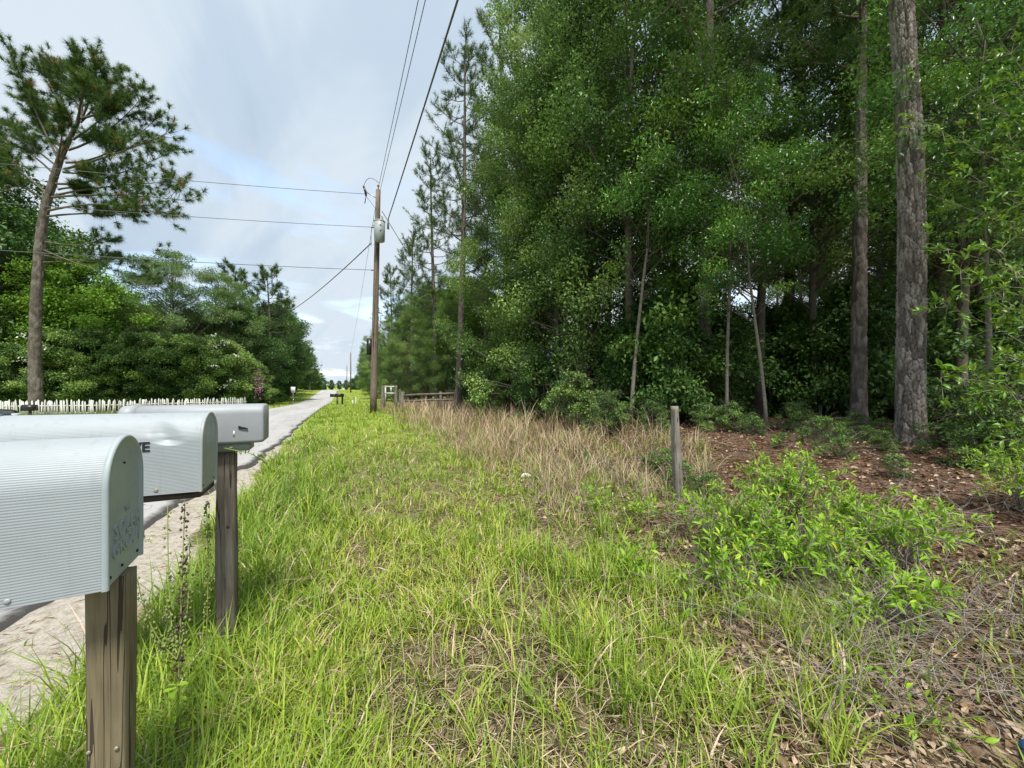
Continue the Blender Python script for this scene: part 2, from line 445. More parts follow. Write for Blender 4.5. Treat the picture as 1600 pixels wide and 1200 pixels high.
dry = ramp(N, L, n_mix, [(0.34, (.08, .055, .035)), (0.5, (.20, .145, .095)), (0.68, (.36, .28, .19))])
def soft(name):
    return mathn(N, L, 'MULTIPLY', mathn(N, L, 'SUBTRACT', mathn(N, L, 'ADD', attr(N, name), mathn(N, L, 'MULTIPLY', mathn(N, L, 'SUBTRACT', n_b, 0.5), 1.1)), 0.33), 3.0, True)
c = mixc(N, L, attr(N, 'far'), turf, far_turf)
c = mixc(N, L, soft('dry'), c, dry)
c = mixc(N, L, soft('litter'), c, lit)
c = mixc(N, L, soft('sand'), c, sand)
L.new(c, B.inputs['Base Color'])
B.inputs['Roughness'].default_value = 0.95; B.inputs['Specular IOR Level'].default_value = 0.1
bump(N, L, B, n_mix, 0.8, 0.03)
fd = sst(4.5, 16, np.hypot(GX, GY))
g_me = mesh_np('ground', np.stack([GX, GY, GZ], -1).reshape(-1, 3), Q, m_g,
               {'sand': w_sand.ravel(), 'litter': w_lit.ravel(), 'dry': (w_dry * sst(60, 25, GY)).ravel(), 'far': fd.ravel()}, True)
tag(link('ground', g_me), 'grassy roadside ground with a sandy edge and needle covered forest floor', 'ground', kind='structure')

m_r, N, L, B = new_mat('asphalt')
v = objco(N)
n1 = noise(N, L, v, 0.9, 6, 0.6, 0.3, (1, .25, 1)); n2 = noise(N, L, v, 160, 3, 0.8); n3 = noise(N, L, v, 0.35, 3, 0.5, 0.2, (2.4, .12, 1))
f = mathn(N, L, 'ADD', mathn(N, L, 'MULTIPLY', n1, .45), mathn(N, L, 'MULTIPLY', n2, .55))
c = ramp(N, L, f, [(0.32, (.25, .25, .252)), (0.5, (.40, .40, .40)), (0.68, (.52, .515, .51))])
c = mixc(N, L, mathn(N, L, 'MULTIPLY', n3, 0.35), c, (.33, .29, .26))
ck = noise(N, L, v, 0.9, 4, 0.6, 0.6, (1, .7, 1))
ckm = mathn(N, L, 'LESS_THAN', mathn(N, L, 'ABSOLUTE', mathn(N, L, 'SUBTRACT', ck, 0.5)), 0.004)
c = mixc(N, L, mathn(N, L, 'MULTIPLY', ckm, 0.75), c, (.04, .04, .042))
tr = noise(N, L, v, 1.0, 3, 0.5, 0.1, (1.15, .02, 1))
c = mixc(N, L, mathn(N, L, 'MULTIPLY', ramp(N, L, tr, [(0.42, (0, 0, 0)), (0.62, (1, 1, 1))]), 0.22), c, (.20, .198, .195))
eg = mathn(N, L, 'MULTIPLY', mathn(N, L, 'ADD', attr(N, 'edge'), mathn(N, L, 'SUBTRACT', noise(N, L, v, 9, 5, .7), .62)), 1.6, True)
c = mixc(N, L, eg, c, (.055, .053, .053))
L.new(c, B.inputs['Base Color']); B.inputs['Roughness'].default_value = 0.85
bump(N, L, B, n2, 0.5, 0.006)
ry = axis_pts([(-40, 0, 2), (0, 16, .12), (16, 60, 1), (60, 160, 2), (160, 400, 20)])
prof = []
for y in ry:
    jag = 0.05 * math.sin(y * 2.7) + 0.035 * math.sin(y * 6.1 + 1) + (0.02 * rng.standard_normal() if 0 < y < 16 else 0)
    r_, l_ = float(road_r(y)) + jag, float(road_l(y)) - jag
    z = float(road_z(y))
    xs = [l_ - .05, l_, l_ + .12] + list(np.linspace(l_ + .6, r_ - .6, 6)) + [r_ - .12, r_, r_ + .05]
    zs = [-.10, .0, .012] + [.03] * 6 + [.012, -.004, -.10]
    prof.append([(x, y, z + zz) for x, zz in zip(xs, zs)])
prof = np.array(prof); k = prof.shape[1]
ii = np.arange(len(ry) * k).reshape(len(ry), k)
Q = np.stack([ii[:-1, :-1], ii[:-1, 1:], ii[1:, 1:], ii[1:, :-1]], -1).reshape(-1, 4)
tag(link('road', mesh_np('road', prof.reshape(-1, 3), Q, m_r, {'edge': np.tile([1, .75, 0] + [0] * 6 + [0, .75, 1], len(ry)).astype(float)}, True)), 'worn pale grey asphalt country road running to a far rise', 'road', kind='structure')

# ------------------------------------------------------------------ text and mailboxes
def text_mesh(name, body, size, depth, mat, spacing=1.0, line=1.0, offset=0.0):
    cu = bpy.data.curves.new(name, 'FONT')
    cu.body = body; cu.size = size; cu.extrude = depth; cu.align_x = 'CENTER'; cu.align_y = 'CENTER'
    cu.space_character = spacing; cu.space_line = line; cu.offset = offset; cu.resolution_u = 3
    tmp = bpy.data.objects.new(name, cu); COL.objects.link(tmp)
    bpy.context.view_layer.update()
    me = bpy.data.meshes.new_from_object(tmp.evaluated_get(bpy.context.evaluated_depsgraph_get()))
    bpy.data.objects.remove(tmp); bpy.data.curves.remove(cu)
    me.materials.clear(); me.materials.append(mat)
    me.name = name
    return me
def arch(W, H, n_side, n_arc, rib=0.0, off=0.0):
    """cross-section points (y, z) from bottom -Y side over the arch to the other side; rib = corrugation depth"""
    r = W / 2; hs = H - r
    p = []
    for i in range(n_side): p.append(((-r, hs * i / n_side), (-1, 0)))
    for i in range(n_arc + 1):
        t = math.pi - math.pi * i / n_arc
        p.append(((r * math.cos(t), hs + r * math.sin(t)), (math.cos(t), math.sin(t))))
    for i in range(n_side): p.append(((r, hs * (n_side - 1 - i) / n_side), (1, 0)))
    return [(a[0] + nn[0] * (off + rib * math.sin(j * math.pi / 2)), a[1] + nn[1] * (off + rib * math.sin(j * math.pi / 2))) for j, (a, nn) in enumerate(p)]

def tunnel_mailbox(x_rear, length, y0, W, z0, H, label, dent=None, panel_mat='box_panel', tilt=0.0):
    """white ribbed sheet-metal mailbox, rear panel at x_rear, body running to -X"""
    yc = y0 + W / 2
    t = thing('mailbox', label, 'mailbox', (x_rear, yc, z0), 0, 'mailboxes in the roadside row')
    t.rotation_euler = (0, R(tilt), 0)
    n_side, n_arc = 148, 260
    pr = arch(W, H, n_side, n_arc, 0.0005)
    xs = np.concatenate([[0], np.linspace(-.012, -length, 60)])
    V = np.array([[(x, p[0], p[1]) for p in pr] for x in xs])
    # soft dishing of the sheet and, on one box, a creased dent
    yy, zz, xx = V[..., 1], V[..., 2], V[..., 0]
    V[..., 1] += np.where(yy < 0, 1, -1) * .0018 * np.sin(xx * 9) * np.sin(np.clip(zz / H, 0, 1) * 3.0)
    if dent:
        for (dx, dz, rx, rzz, dep) in dent:
            g = np.maximum(0, 1 - np.sqrt(((xx - dx + .45 * (zz - dz)) / rx) ** 2 + ((zz - dz) / np.where(zz > dz, rzz, rzz * .35)) ** 2)) * sst(W * .25, -W * .1, yy)
            V[..., 1] += dep * g; V[..., 2] -= dep * .55 * g * sst(H * .55, H, zz)
    m, k = V.shape[:2]
    ii = np.arange(m * k).reshape(m, k)
    Q = np.stack([ii[:-1, :-1], ii[1:, :-1], ii[1:, 1:], ii[:-1, 1:]], -1).reshape(-1, 4)
    link('body', mesh_np('body', V.reshape(-1, 3), Q, M['box_white'], None, True), t)
    b = MB(); b.box((-length + .004, -W/2 + .004, .001), (-.012, W/2 - .004, .004)); b.build('floor_plate', M['box_white'], t)
    # rear panel: flanged plate with a rolled rim
    rings = []
    for off, x in ((.0014, -.004), (.0028, -.003), (.0040, .000), (.0040, .006), (.0010, .0095), (-.004, .0095), (-.0075, .006), (-.010, .0015), (-.018, .0010)):
        rings.append([(x, p[0], p[1]) for p in arch(W, H, 14, 44, 0, off)])
    A = np.array(rings); m, k = A.shape[:2]
    A[:, 0, 2] = A[:, -1, 2] = -.001
    ii = np.arange(m * k).reshape(m, k)
    Q = np.stack([ii[:-1, :-1], ii[:-1, 1:], ii[1:, 1:], ii[1:, :-1]], -1).reshape(-1, 4)
    V = A.reshape(-1, 3)
    c0 = len(V); V = np.concatenate([V, [(.0010, 0, H * .5)]])
    last = ii[-1]
    T = [(c0, last[j], last[j+1]) for j in range(k-1)] + [(c0, last[-1], last[0])]
    panel = link('rear_panel', mesh_np('rear_panel', V, [Q, np.array(T)], M[panel_mat], None, True), t)
    # rolled door rim at the road end, with a pull tab
    rr = []
    for off, x in ((.0045, -length + .03), (.0045, -length - .008), (-.004, -length - .016), (-.02, -length - .012)):
        rr.append([(x, p[0], p[1]) for p in arch(W, H, 14, 44, 0, off)])
    A = np.array(rr); m, k = A.shape[:2]; ii = np.arange(m*k).reshape(m, k)
    Q = np.stack([ii[:-1, :-1], ii[1:, :-1], ii[1:, 1:], ii[:-1, 1:]], -1).reshape(-1, 4)
    V = np.concatenate([A.reshape(-1, 3), [(-length - .012, 0, H * .5)]]); c0 = len(V) - 1
    T = [(c0, ii[-1][j+1], ii[-1][j]) for j in range(k-1)] + [(c0, ii[-1][0], ii[-1][-1])]
    door = link('door', mesh_np('door', V, [Q, np.array(T)], M['box_panel'], None, True), t)
    b = MB(); b.box((-length - .04, -.018, H - .03), (-length - .005, .018, H + .018)); b.build('handle', M['box_panel'], door)
    return t, panel
def disc(name, center, normal, rad, mat, parent, h=.0025):
    n = Vector(normal).normalized(); c = Vector(center)
    b = MB(); b.tube([c - n * .001, c + n * h * .6, c + n * h], [rad, rad, rad * .7], 10)
    return b.build(name, mat, parent)

# nearest box
BX1, BY1, BW1, BZ1, BH1 = -.536, 1.299, .238, 1.082, .373
t1, p1 = tunnel_mailbox(BX1, .62, BY1, BW1, BZ1, BH1, 'white ribbed mailbox nearest the lens, its rear panel embossed with two words')
t1.rotation_euler = (0, 0, R(4))
me = text_mesh('embossed_lettering', 'SOLAR\nGROUP', .060, .0030, M['box_panel'], 1.0, .80, .0004)
o = link('embossed_lettering', me, p1); o.matrix_local = Matrix.Translation((.0020, .022, .100)) @ Matrix(((0, 0, 1), (1, 0, 0), (0, 1, 0))).to_4x4()
me = text_mesh('embossed_lettering', 'THE', .020, .0018, M['box_panel'], 1.1, 1, 0)
o = link('embossed_lettering', me, p1); o.matrix_local = Matrix.Translation((.0020, .022, .170)) @ Matrix(((0, 0, 1), (1, 0, 0), (0, 1, 0))).to_4x4()
for y, z in ((-.09, .02), (-.015, .022), (.095, .02)): disc('rivet', (.0025, y, z), (1, 0, 0), .0042, M['letter_black'], p1)
disc('rivet', (.0025, 0, .30), (1, 0, 0), .003, M['letter_black'], p1)
for x in (-.30, -.16): disc('rivet', (x, -BW1/2 - .001, .018), (0, -1, 0), .006, M['box_white'], t1)
# second box
BX2, BY2, BW2, BZ2, BH2 = -.602, 2.335, .262, 1.077, .376
t2, p2 = tunnel_mailbox(BX2, .76, BY2, BW2, BZ2, BH2, 'dented white ribbed mailbox with black letters on a dark plank',
                        dent=[(-.127, .258, .060, .085, .020), (-.16, .29, .10, .06, .004)], panel_mat='box_panel_green', tilt=0.6)
me = text_mesh('black_lettering', 'VE', .062, .0004, M['letter_black'], 1.0, 1, .0016)
o = link('black_lettering', me, t2); o.matrix_local = Matrix.Translation((-.222, -BW2/2 - .0042, .226)) @ Matrix(((1, 0, 0), (0, 0, -1), (0, 1, 0))).to_4x4() @ Matrix.Shear('XZ', 4, (.0, .0))
disc('rivet', (-.165, -BW2/2 - .001, .022), (0, -1, 0), .009, M['rivet'], t2)
disc('rivet', (-.275, -BW2/2 - .001, .024), (0, -1, 0), .005, M['rivet'], t2)
for y in (-.09, .09): disc('rivet', (.0025, y, .02), (1, 0, 0), .004, M['letter_black'], p2)

# grey plastic box on the old post
def rrect(w, h, r, n=6):
    pts = []
    for cx, cz, a0 in ((w/2-r, h-r, 0), (-w/2+r, h-r, 90), (-w/2+.02, .02, 180), (w/2-.02, .02, 270)):
        rr = r if a0 < 180 else .02
        for i in range(n + 1):
            a = R(a0 + 90 * i / n); pts.append((cx + rr * math.cos(a), cz + rr * math.sin(a)))
    return pts
def loft(secs, flip=False):
    A = np.array(secs); m, k = A.shape[:2]
    ii = np.arange(m*k).reshape(m, k); nx = np.roll(ii, -1, axis=1)
    Q = np.stack([ii[:-1], nx[:-1], nx[1:], ii[1:]], -1).reshape(-1, 4)
    if flip: Q = Q[:, ::-1]
    V = A.reshape(-1, 3); c0 = len(V)
    V = np.concatenate([V, A[0].mean(0)[None], A[-1].mean(0)[None]])
    T = [(c0, nx[0][j], ii[0][j]) for j in range(k)] + [(c0+1, ii[-1][j], nx[-1][j]) for j in range(k)]
    T = np.array(T)
    if flip: T = T[:, ::-1]
    return V, Q, T
BX3, BY3, BZ3, BL3, BW3, BH3 = -.385, 2.645, 1.258, .60, .21, .222
t3 = thing('mailbox', 'grey plastic mailbox with rounded corners on the old wooden post', 'mailbox', (BX3, BY3 + BW3/2, BZ3), 0, 'mailboxes in the roadside row')
secs = []
for x, s in ((0, .93), (-.004, .965), (-.012, .99), (-.03, 1), (-.3, 1), (-BL3 + .03, 1)):
    secs.append([(x, y * s, BH3/2 + (z - BH3/2) * s) for y, z in rrect(BW3, BH3, .05)])
V, Q, T = loft(secs)
link('body', mesh_np('body', V, [Q, T], M['box_plastic'], None, True), t3)
secs = []
for x, s in ((-BL3 + .03, 1.03), (-BL3 - .01, 1.05), (-BL3 - .03, 1.03), (-BL3 - .04, .96)):
    secs.append([(x, y * s, BH3/2 + (z - BH3/2) * s) for y, z in rrect(BW3, BH3, .05)])
V, Q, T = loft(secs)
link('door', mesh_np('door', V, [Q, T], M['box_plastic'], None, True), t3)
b = MB(); b.box((-.30, -.075, -.045), (-.075, .075, .012)); b.build('mounting_bracket', M['box_plastic'], t3)
b = MB(); b.add([(-.075, -BW3/2-.001, .088), (-.12, -BW3/2-.001, .088), (-.12, -BW3/2-.001, .104), (-.075, -BW3/2-.012, .088), (-.12, -BW3/2-.006, .088), (-.12, -BW3/2-.006, .104)],
                [(0,1,4,3), (1,2,5,4), (2,0,3,5)], [(3,4,5)]); b.build('flag_catch', M['black_paint'], t3)
b = MB(); b.box((-.145, -BW3/2-.003, .045), (-.138, -BW3/2+.001, .075)); b.build('sticker_remnant', M['sign_white'], t3)

def post(name, x0, x1, y0, y1, z1, mat, label, z0=None, lean=(0, 0), taper=0.0, rough=0.002, seed=0, group=None):
    """squared timber with eased arris, slightly uneven faces"""
    cx, cy = (x0+x1)/2, (y0+y1)/2
    zb = gz(cx, cy) - .15 if z0 is None else z0
    rg = np.random.default_rng(seed)
    w, d_ = (x1-x0)/2, (y1-y0)/2; e = .006
    base = [(-w+e, -d_), (0, -d_-.0005), (w-e, -d_), (w, -d_+e), (w+.0005, 0), (w, d_-e), (w-e, d_), (0, d_), (-w+e, d_), (-w, d_-e), (-w, 0), (-w, -d_+e)]
    zs = np.linspace(0, z1 - zb, 26)
    ph = rg.uniform(0, 6, 12)
    secs = []
    for z in zs:
        s = 1 - taper * z
        secs.append([(x*s + lean[0]*z + rough*math.sin(z*5 + ph[j]), y*s + lean[1]*z + rough*math.sin(z*4 + ph[-j]), z) for j, (x, y) in enumerate(base)])
    V, Q, T = loft(secs)
    V[-2 - 12:-2, 2] += rg.uniform(-.006, .004, 12)
    t = link(name, mesh_np(name, V, [Q, T], M[mat]), None, (cx, cy, zb))
    return tag(t, label, 'post', group)
pst1 = post('mailbox_post', -.604, -.523, 1.390, 1.463, 1.079, 'post_new', 'greenish brown squared post under the nearest white mailbox', seed=1)
pst2 = post('mailbox_post', -.628, -.539, 2.717, 2.806, 1.212, 'post_old', 'cracked dark weathered post under the grey plastic mailbox', seed=2, rough=.004)
pst3 = post('mailbox_post', -1.02, -.945, 2.44, 2.52, 1.046, 'post_old', 'post behind the nearest post, carrying the plank of the dented mailbox', seed=3)
for (x, z) in ((-.03, .78), (.025, .77)):
    disc('nail', (x, -.0385, z), (0, -1, 0), .005, M['rivet'], pst1)
for (x, z, r_) in ((.012, .92, .010), (-.028, .30, .009), (-.036, .92, .006)):
    disc('knot', (x, -.0455, z), (0, -1, 0), r_, M['plank_dark'], pst2)
b = MB(); b.box((-1.36, BY2 + .012, 1.046), (-.604, BY2 + BW2 - .012, 1.0745))
pl = b.build('mailbox_plank', M['plank_dark'])
tag(pl, 'dark weathered plank under the dented white mailbox', 'plank')

# ------------------------------------------------------------------ trees
def bark_trunk(path, rads, nu, nv, cell=(.075, .17), depth=.022, seed=0):
    """trunk with real bark plates: Voronoi plates raised over grooves"""
    rg = np.random.default_rng(seed)
    path = np.asarray(path, float)
    s = np.concatenate([[0], np.cumsum(np.linalg.norm(np.diff(path, axis=0), axis=1))])
    t = np.linspace(0, s[-1], nv)
    C = np.stack([np.interp(t, s, path[:, i]) for i in range(3)], 1)
    Rr = np.interp(t, s, rads)
    R0 = float(np.mean(rads))
    th = np.arange(nu) * 2 * math.pi / nu
    per = 2 * math.pi * R0
    ncx = max(5, int(per / cell[0])); ncz = max(3, int(s[-1] / cell[1]))
    jx, jz = np.meshgrid(np.arange(ncx), np.arange(-1, ncz + 2))
    px = (jx + .5 * (jz % 2) + rg.uniform(-.38, .38, jx.shape)) / ncx
    pz = (jz + rg.uniform(-.42, .42, jx.shape)) * (s[-1] / ncz)
    pv = rg.uniform(0, 1, jx.shape)
    out = np.zeros((nv, nu)); var = np.zeros((nv, nu))
    asp = cell[1] / cell[0]
    for i in range(nv):
        row = int(round(t[i] / (s[-1] / ncz))) + 1
        r0, r1 = max(0, row - 2), min(jx.shape[0], row + 3)
        qx = px[r0:r1].ravel(); qz = pz[r0:r1].ravel(); qv = pv[r0:r1].ravel()
        wig = th / (2 * math.pi) + (.012 * np.sin(t[i] * 23 + 3 * th) + .010 * np.sin(t[i] * 61 + 7 * th) + .02 * np.sin(t[i] * 5 + 2 * th)) * cell[0] / (R0 * .9)
        dx = wig[:, None] - qx[None]; dx -= np.round(dx)
        dd = np.hypot(dx * per, (t[i] - qz)[None] / asp)
        o_ = np.argpartition(dd, 1, axis=1)[:, :2]
        f1 = np.take_along_axis(dd, o_[:, :1], 1)[:, 0]; f2 = np.take_along_axis(dd, o_[:, 1:2], 1)[:, 0]
        sw = f1 > f2
        a = np.where(sw, o_[:, 1], o_[:, 0]); lo = np.minimum(f1, f2); hi = np.maximum(f1, f2)
        e = sst(0.0, cell[0] * .20, hi - lo - cell[0] * .05 * np.sin(th * 31 + t[i] * 70))
        out[i] = depth * (e - 1) + depth * .5 * (qv[a] - .5) * e
        var[i] = qv[a] * .55 + .2
    # long vertical furrows and fine flakes over the plates
    tt_, hh_ = np.meshgrid(t, th, indexing='ij')
    fur = np.sin(hh_ * max(5, round(per / .11)) + 1.1 * np.sin(tt_ * 2.3) + .8 * np.sin(tt_ * 5.1 + hh_ * 2)) + .5 * np.sin(hh_ * max(7, round(per / .07)) + 1.7 * np.sin(tt_ * 3.7 + 1))
    out -= depth * .8 * sst(.35, 1.3, fur)
    out += depth * .22 * np.sin(tt_ * 90 + 5 * np.sin(hh_ * 9)) * np.sin(hh_ * 40 + tt_ * 13)
    out += rg.normal(0, depth * .12, out.shape)
    rad = Rr[:, None] + out
    V = np.zeros((nv, nu, 3))
    V[..., 0] = C[:, 0][:, None] + rad * np.cos(th); V[..., 1] = C[:, 1][:, None] + rad * np.sin(th); V[..., 2] = C[:, 2][:, None]
    ii = np.arange(nv * nu).reshape(nv, nu); nx = np.roll(ii, -1, 1)
    Q = np.stack([ii[:-1], nx[:-1], nx[1:], ii[1:]], -1).reshape(-1, 4)
    return V.reshape(-1, 3), Q, var.ravel()

def leaves(C, Dn, Ln, Wd, var, rg, fold=0.25, n=4):
    """one pointed leaf per row: base C, direction Dn, length, width -> verts, quads, var"""
    m = len(C)
    up = rg.normal(size=(m, 3)) * .55 + np.array([0, 0, 1.])
    side = unit(np.cross(Dn, up)); nor = np.cross(side, Dn)
    Ln = np.asarray(Ln)[:, None]; Wd = np.asarray(Wd)[:, None]
    tip = C + Dn * Ln - nor * Ln * .10
    mid = C + Dn * Ln * .48
    l = mid + side * Wd * .5 + nor * Wd * fold; r = mid - side * Wd * .5 + nor * Wd * fold
    V = np.stack([C, r, tip, l], 1).reshape(-1, 3)
    k = np.arange(m) * 4
    T = np.concatenate([np.stack([k, k+1, k+2], 1), np.stack([k, k+2, k+3], 1)])
    return V, T, np.repeat(var, 4)

def rot_z(v, a):
    c, s = math.cos(a), math.sin(a)
    return np.array([v[0]*c - v[1]*s, v[0]*s + v[1]*c, v[2]])

def broadleaf(seed, H, cr, base, n_leaf, leaf=.12, lean=0.0, trunk_r=.14, nblob=120, prof=None, width=.56, rb=(.42, 1.0), flat=.72, droop=.15):
    """trunk, branches and leaves of one broadleaf tree: leafy boughs spread through an uneven crown"""
    rg = np.random.default_rng(seed)
    zs = np.linspace(0, H * .95, 14)
    path = np.stack([lean * (zs/H)**1.5 + .10 * np.cumsum(rg.normal(0, 1, 14)) * (zs/H), .10 * np.cumsum(rg.normal(0, 1, 14)) * (zs/H), zs], 1)
    rads = trunk_r * (1 - .93 * (zs / (H*.97)) ** .9) + .012; rads[0] *= 1.35
    tr = tube(path, rads, 10)
    prof = prof or (lambda t: (.30 + .70 * math.sin(min(1, t * .92 + .10) * math.pi) ** .7))
    lob = rg.uniform(.72, 1.25, (6, 7))
    bm = MB(); A = []; D = []; RB = []
    for i in range(nblob):
        t = ((i + rg.uniform(0, 1)) / nblob) ** .92
        zb = base + (H - base) * t
        az = rg.uniform(0, 6.283)
        Rm = cr * prof(t) * lob[int(t * 5.99), int(az / 6.284 * 7)]
        rr = Rm * rg.uniform(.12, 1.0) ** .55
        out = np.array([math.cos(az), math.sin(az), 0])
        z0 = max(min(zb - rr * rg.uniform(.35, .95), H * .93), base * .6 + .1)
        p0 = np.array([np.interp(z0, zs, path[:, k]) for k in range(3)])
        ax = np.array([np.interp(min(zb, zs[-1]), zs, path[:, k]) for k in range(2)])
        p2 = np.array([ax[0] + out[0] * rr, ax[1] + out[1] * rr, zb])
        p1 = p0 * .5 + p2 * .5 + out * rr * .12 + np.array([0, 0, .10 * rr]) + rg.normal(0, .08, 3)
        r0 = max(.010, .22 * float(np.interp(z0, zs, rads)) + .006 * rr)
        bm.tube(bezier(p0, p1, p2, 6), np.linspace(r0, .005, 6), 4, False)
        for j in range(3):
            d = unit(rg.normal(size=3) + out * .6); q = p2 + (p0 - p2) * rg.uniform(0, .25)
            bm.tube(np.array([q, q + d * .4, q + d * .75 - np.array([0, 0, .08])]), [.006, .004, .002], 3, False)
        A.append(p2); D.append(out); RB.append(rg.uniform(*rb) * (.75 + .5 * prof(t)))
    A, D, RB = np.array(A), np.array(D), np.array(RB)
    per = rg.choice(nblob, n_leaf, p=RB**2 / (RB**2).sum())
    off = unit(rg.normal(size=(n_leaf, 3))) * (rg.uniform(0.0, 1.0, n_leaf)[:, None] ** .42)
    # boughs are ragged: leaves gather on a few sprays inside each bough
    spray = unit(rg.normal(size=(nblob, 9, 3)))
    sp = spray[per, rg.integers(0, 9, n_leaf)]
    off = off * .80 + sp * rg.uniform(.1, 1.0, n_leaf)[:, None] * .38
    off[:, 2] *= flat
    C = A[per] + off * RB[per][:, None]
    dn = unit(sp * .35 + off * .3 + rg.normal(size=(n_leaf, 3)) * .75 + np.array([0, 0, -droop]))
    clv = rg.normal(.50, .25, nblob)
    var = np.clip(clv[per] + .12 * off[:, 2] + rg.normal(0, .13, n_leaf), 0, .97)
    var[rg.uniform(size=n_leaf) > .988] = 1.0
    Ln = leaf * rg.uniform(.55, 1.45, n_leaf)
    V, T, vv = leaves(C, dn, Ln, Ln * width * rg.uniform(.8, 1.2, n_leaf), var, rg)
    return tr, bm, (V, T, vv)

def needles(A, D, rg, n=34, ln=.30, wd=.010, var=None, spread=.9):
    """needle tufts at A pointing along D"""
    m = len(A); k = m * n
    a = np.repeat(A, n, 0); d = np.repeat(D, n, 0)
    dd = unit(d * .75 + rg.normal(size=(k, 3)) * spread * .62)
    L_ = ln * rg.uniform(.7, 1.15, k)[:, None]
    a = a + d * rg.uniform(-.14, .10, k)[:, None]
    side = unit(np.cross(dd, rg.normal(size=(k, 3)))) * wd * .5
    tip = a + dd * L_ + np.array([0, 0, -1]) * L_ * .12
    V = np.stack([a - side, a + side, tip], 1).reshape(-1, 3)
    T = np.arange(k * 3).reshape(-1, 3)
    vv = np.repeat(np.clip(np.repeat(var, n) + rg.normal(0, .10, k), 0, 1), 3)
    return V, T, vv

def pine(seed, H, trunk_r, crown0, cr, nlimb, tufts_per=9, n_needle=30, ln=.28, sway=.3, wd=.011):
    rg = np.random.default_rng(seed)
    zs = np.linspace(0, H, 18)
    path = np.stack([sway * np.sin(zs / H * 2.2 + seed), sway * .6 * np.cos(zs / H * 2.6 + seed) - sway * .6 * math.cos(seed), zs], 1)
    path[:, 0] -= path[0, 0]
    rads = trunk_r * (1 - .9 * (zs / H) ** 1.3) + .012; rads[0] *= 1.2
    bm = MB(); A = []; D = []
    for i in range(nlimb):
        t = (i + rg.uniform(0, .9)) / nlimb
        z0 = crown0 + (H - crown0) * t
        p0 = np.array([np.interp(z0, zs, path[:, k]) for k in range(3)])
        az = i * 2.4 + rg.uniform(-.6, .6)
        out = np.array([math.cos(az), math.sin(az), 0])
        L_ = cr * (1.0 - .75 * t ** 1.6) * rg.uniform(.55, 1.1) * (.55 + .45 * min(1, t * 4 + .2))
        p2 = p0 + out * L_ + np.array([0, 0, L_ * rg.uniform(.1, .45) + .6 * t])
        p1 = p0 + out * L_ * .5 + np.array([0, 0, -.04 * L_])
        limb_with_tufts(bm, A, D, bezier(p0, p1, p2, 7), .25 * float(np.interp(z0, zs, rads)) + .012, rg, tufts_per)
    A = np.array(A); D = unit(np.array(D))
    var = np.clip(rg.normal(.48, .17, len(A)), 0, .88)
    return (path, rads), bm, needles(A, D, rg, n_needle, ln, wd, var)
def limb_with_tufts(bm, A, D, pts, r0, rg, tufts):
    L_ = np.linalg.norm(pts[-1] - pts[0]); out = unit(pts[-1] - pts[0])
    bm.tube(pts, np.linspace(r0, .010, len(pts)), 5, False)
    A.append(pts[-1]); D.append(out + np.array([0, 0, .4]))
    for j in range(tufts):
        q = rg.uniform(.38, 1.0)
        b0 = np.array([np.interp(q, np.linspace(0, 1, len(pts)), pts[:, k]) for k in range(3)])
        d = unit(out * .7 + rg.normal(size=3) * .65 + np.array([0, 0, .35]))
        l2 = rg.uniform(.35, .9) * (.35 + .16 * L_)
        b2 = b0 + d * l2
        b1 = b0 + d * l2 * .5 - np.array([0, 0, .06])
        sp = bezier(b0, b1, b2 + np.array([0, 0, .08]), 4)
        bm.tube(sp, np.linspace(.014, .006, 4), 3, False)
        A.append(sp[-1]); D.append(unit(d + np.array([0, 0, .5])))
        if rg.uniform() < .6:
            A.append(sp[2]); D.append(unit(d + rg.normal(size=3) * .6 + np.array([0, 0, .5])))

PROTO = {}
def proto_broad(key, leafmat, bark, **kw):
    twig = 'bark_oak'
    tr, bm, lf = broadleaf(**kw)
    PROTO[key] = (mesh_np('trunk', tr[0], [tr[1], np.array(tr[2])], M[bark], np.full(len(tr[0]), .5), True),
                  bm.mesh('branches', M[twig]), mesh_np('crown', lf[0], lf[1], M[leafmat], lf[2]))
def proto_pine(key, **kw):
    (path, rads), bm, nd = pine(**kw)
    V, Q, va = bark_trunk(path, rads, 44, 420, (.09, .24), .022, kw['seed'])
    PROTO[key] = (mesh_np('trunk', V, Q, M['bark_pine'], va, True), bm.mesh('branches', M['bark_pine']), mesh_np('crown', nd[0], nd[1], M['needle'], nd[2]))
def tree(name, key, x, y, rz, s, label, group=None, sz=None, cat='tree', sink=.08, parts=(1, 1, 1)):
    t = thing(name, label, cat, (x, y, gz(x, y) - sink), rz, group)
    t.scale = (s, s, sz or s)
    k_ = .004 if 'pine' in key else .035
    t.rotation_euler = (k_ * math.sin(x * 7.1 + y), k_ * math.cos(x * 3.3 - y * 5), rz)
    for nm, me, on in zip(('trunk', 'branches', 'crown'), PROTO[key], parts):
        if on:
            c_ = link(nm, me, t)
            if nm != 'trunk': c_['kind'] = 'stuff'
    return t

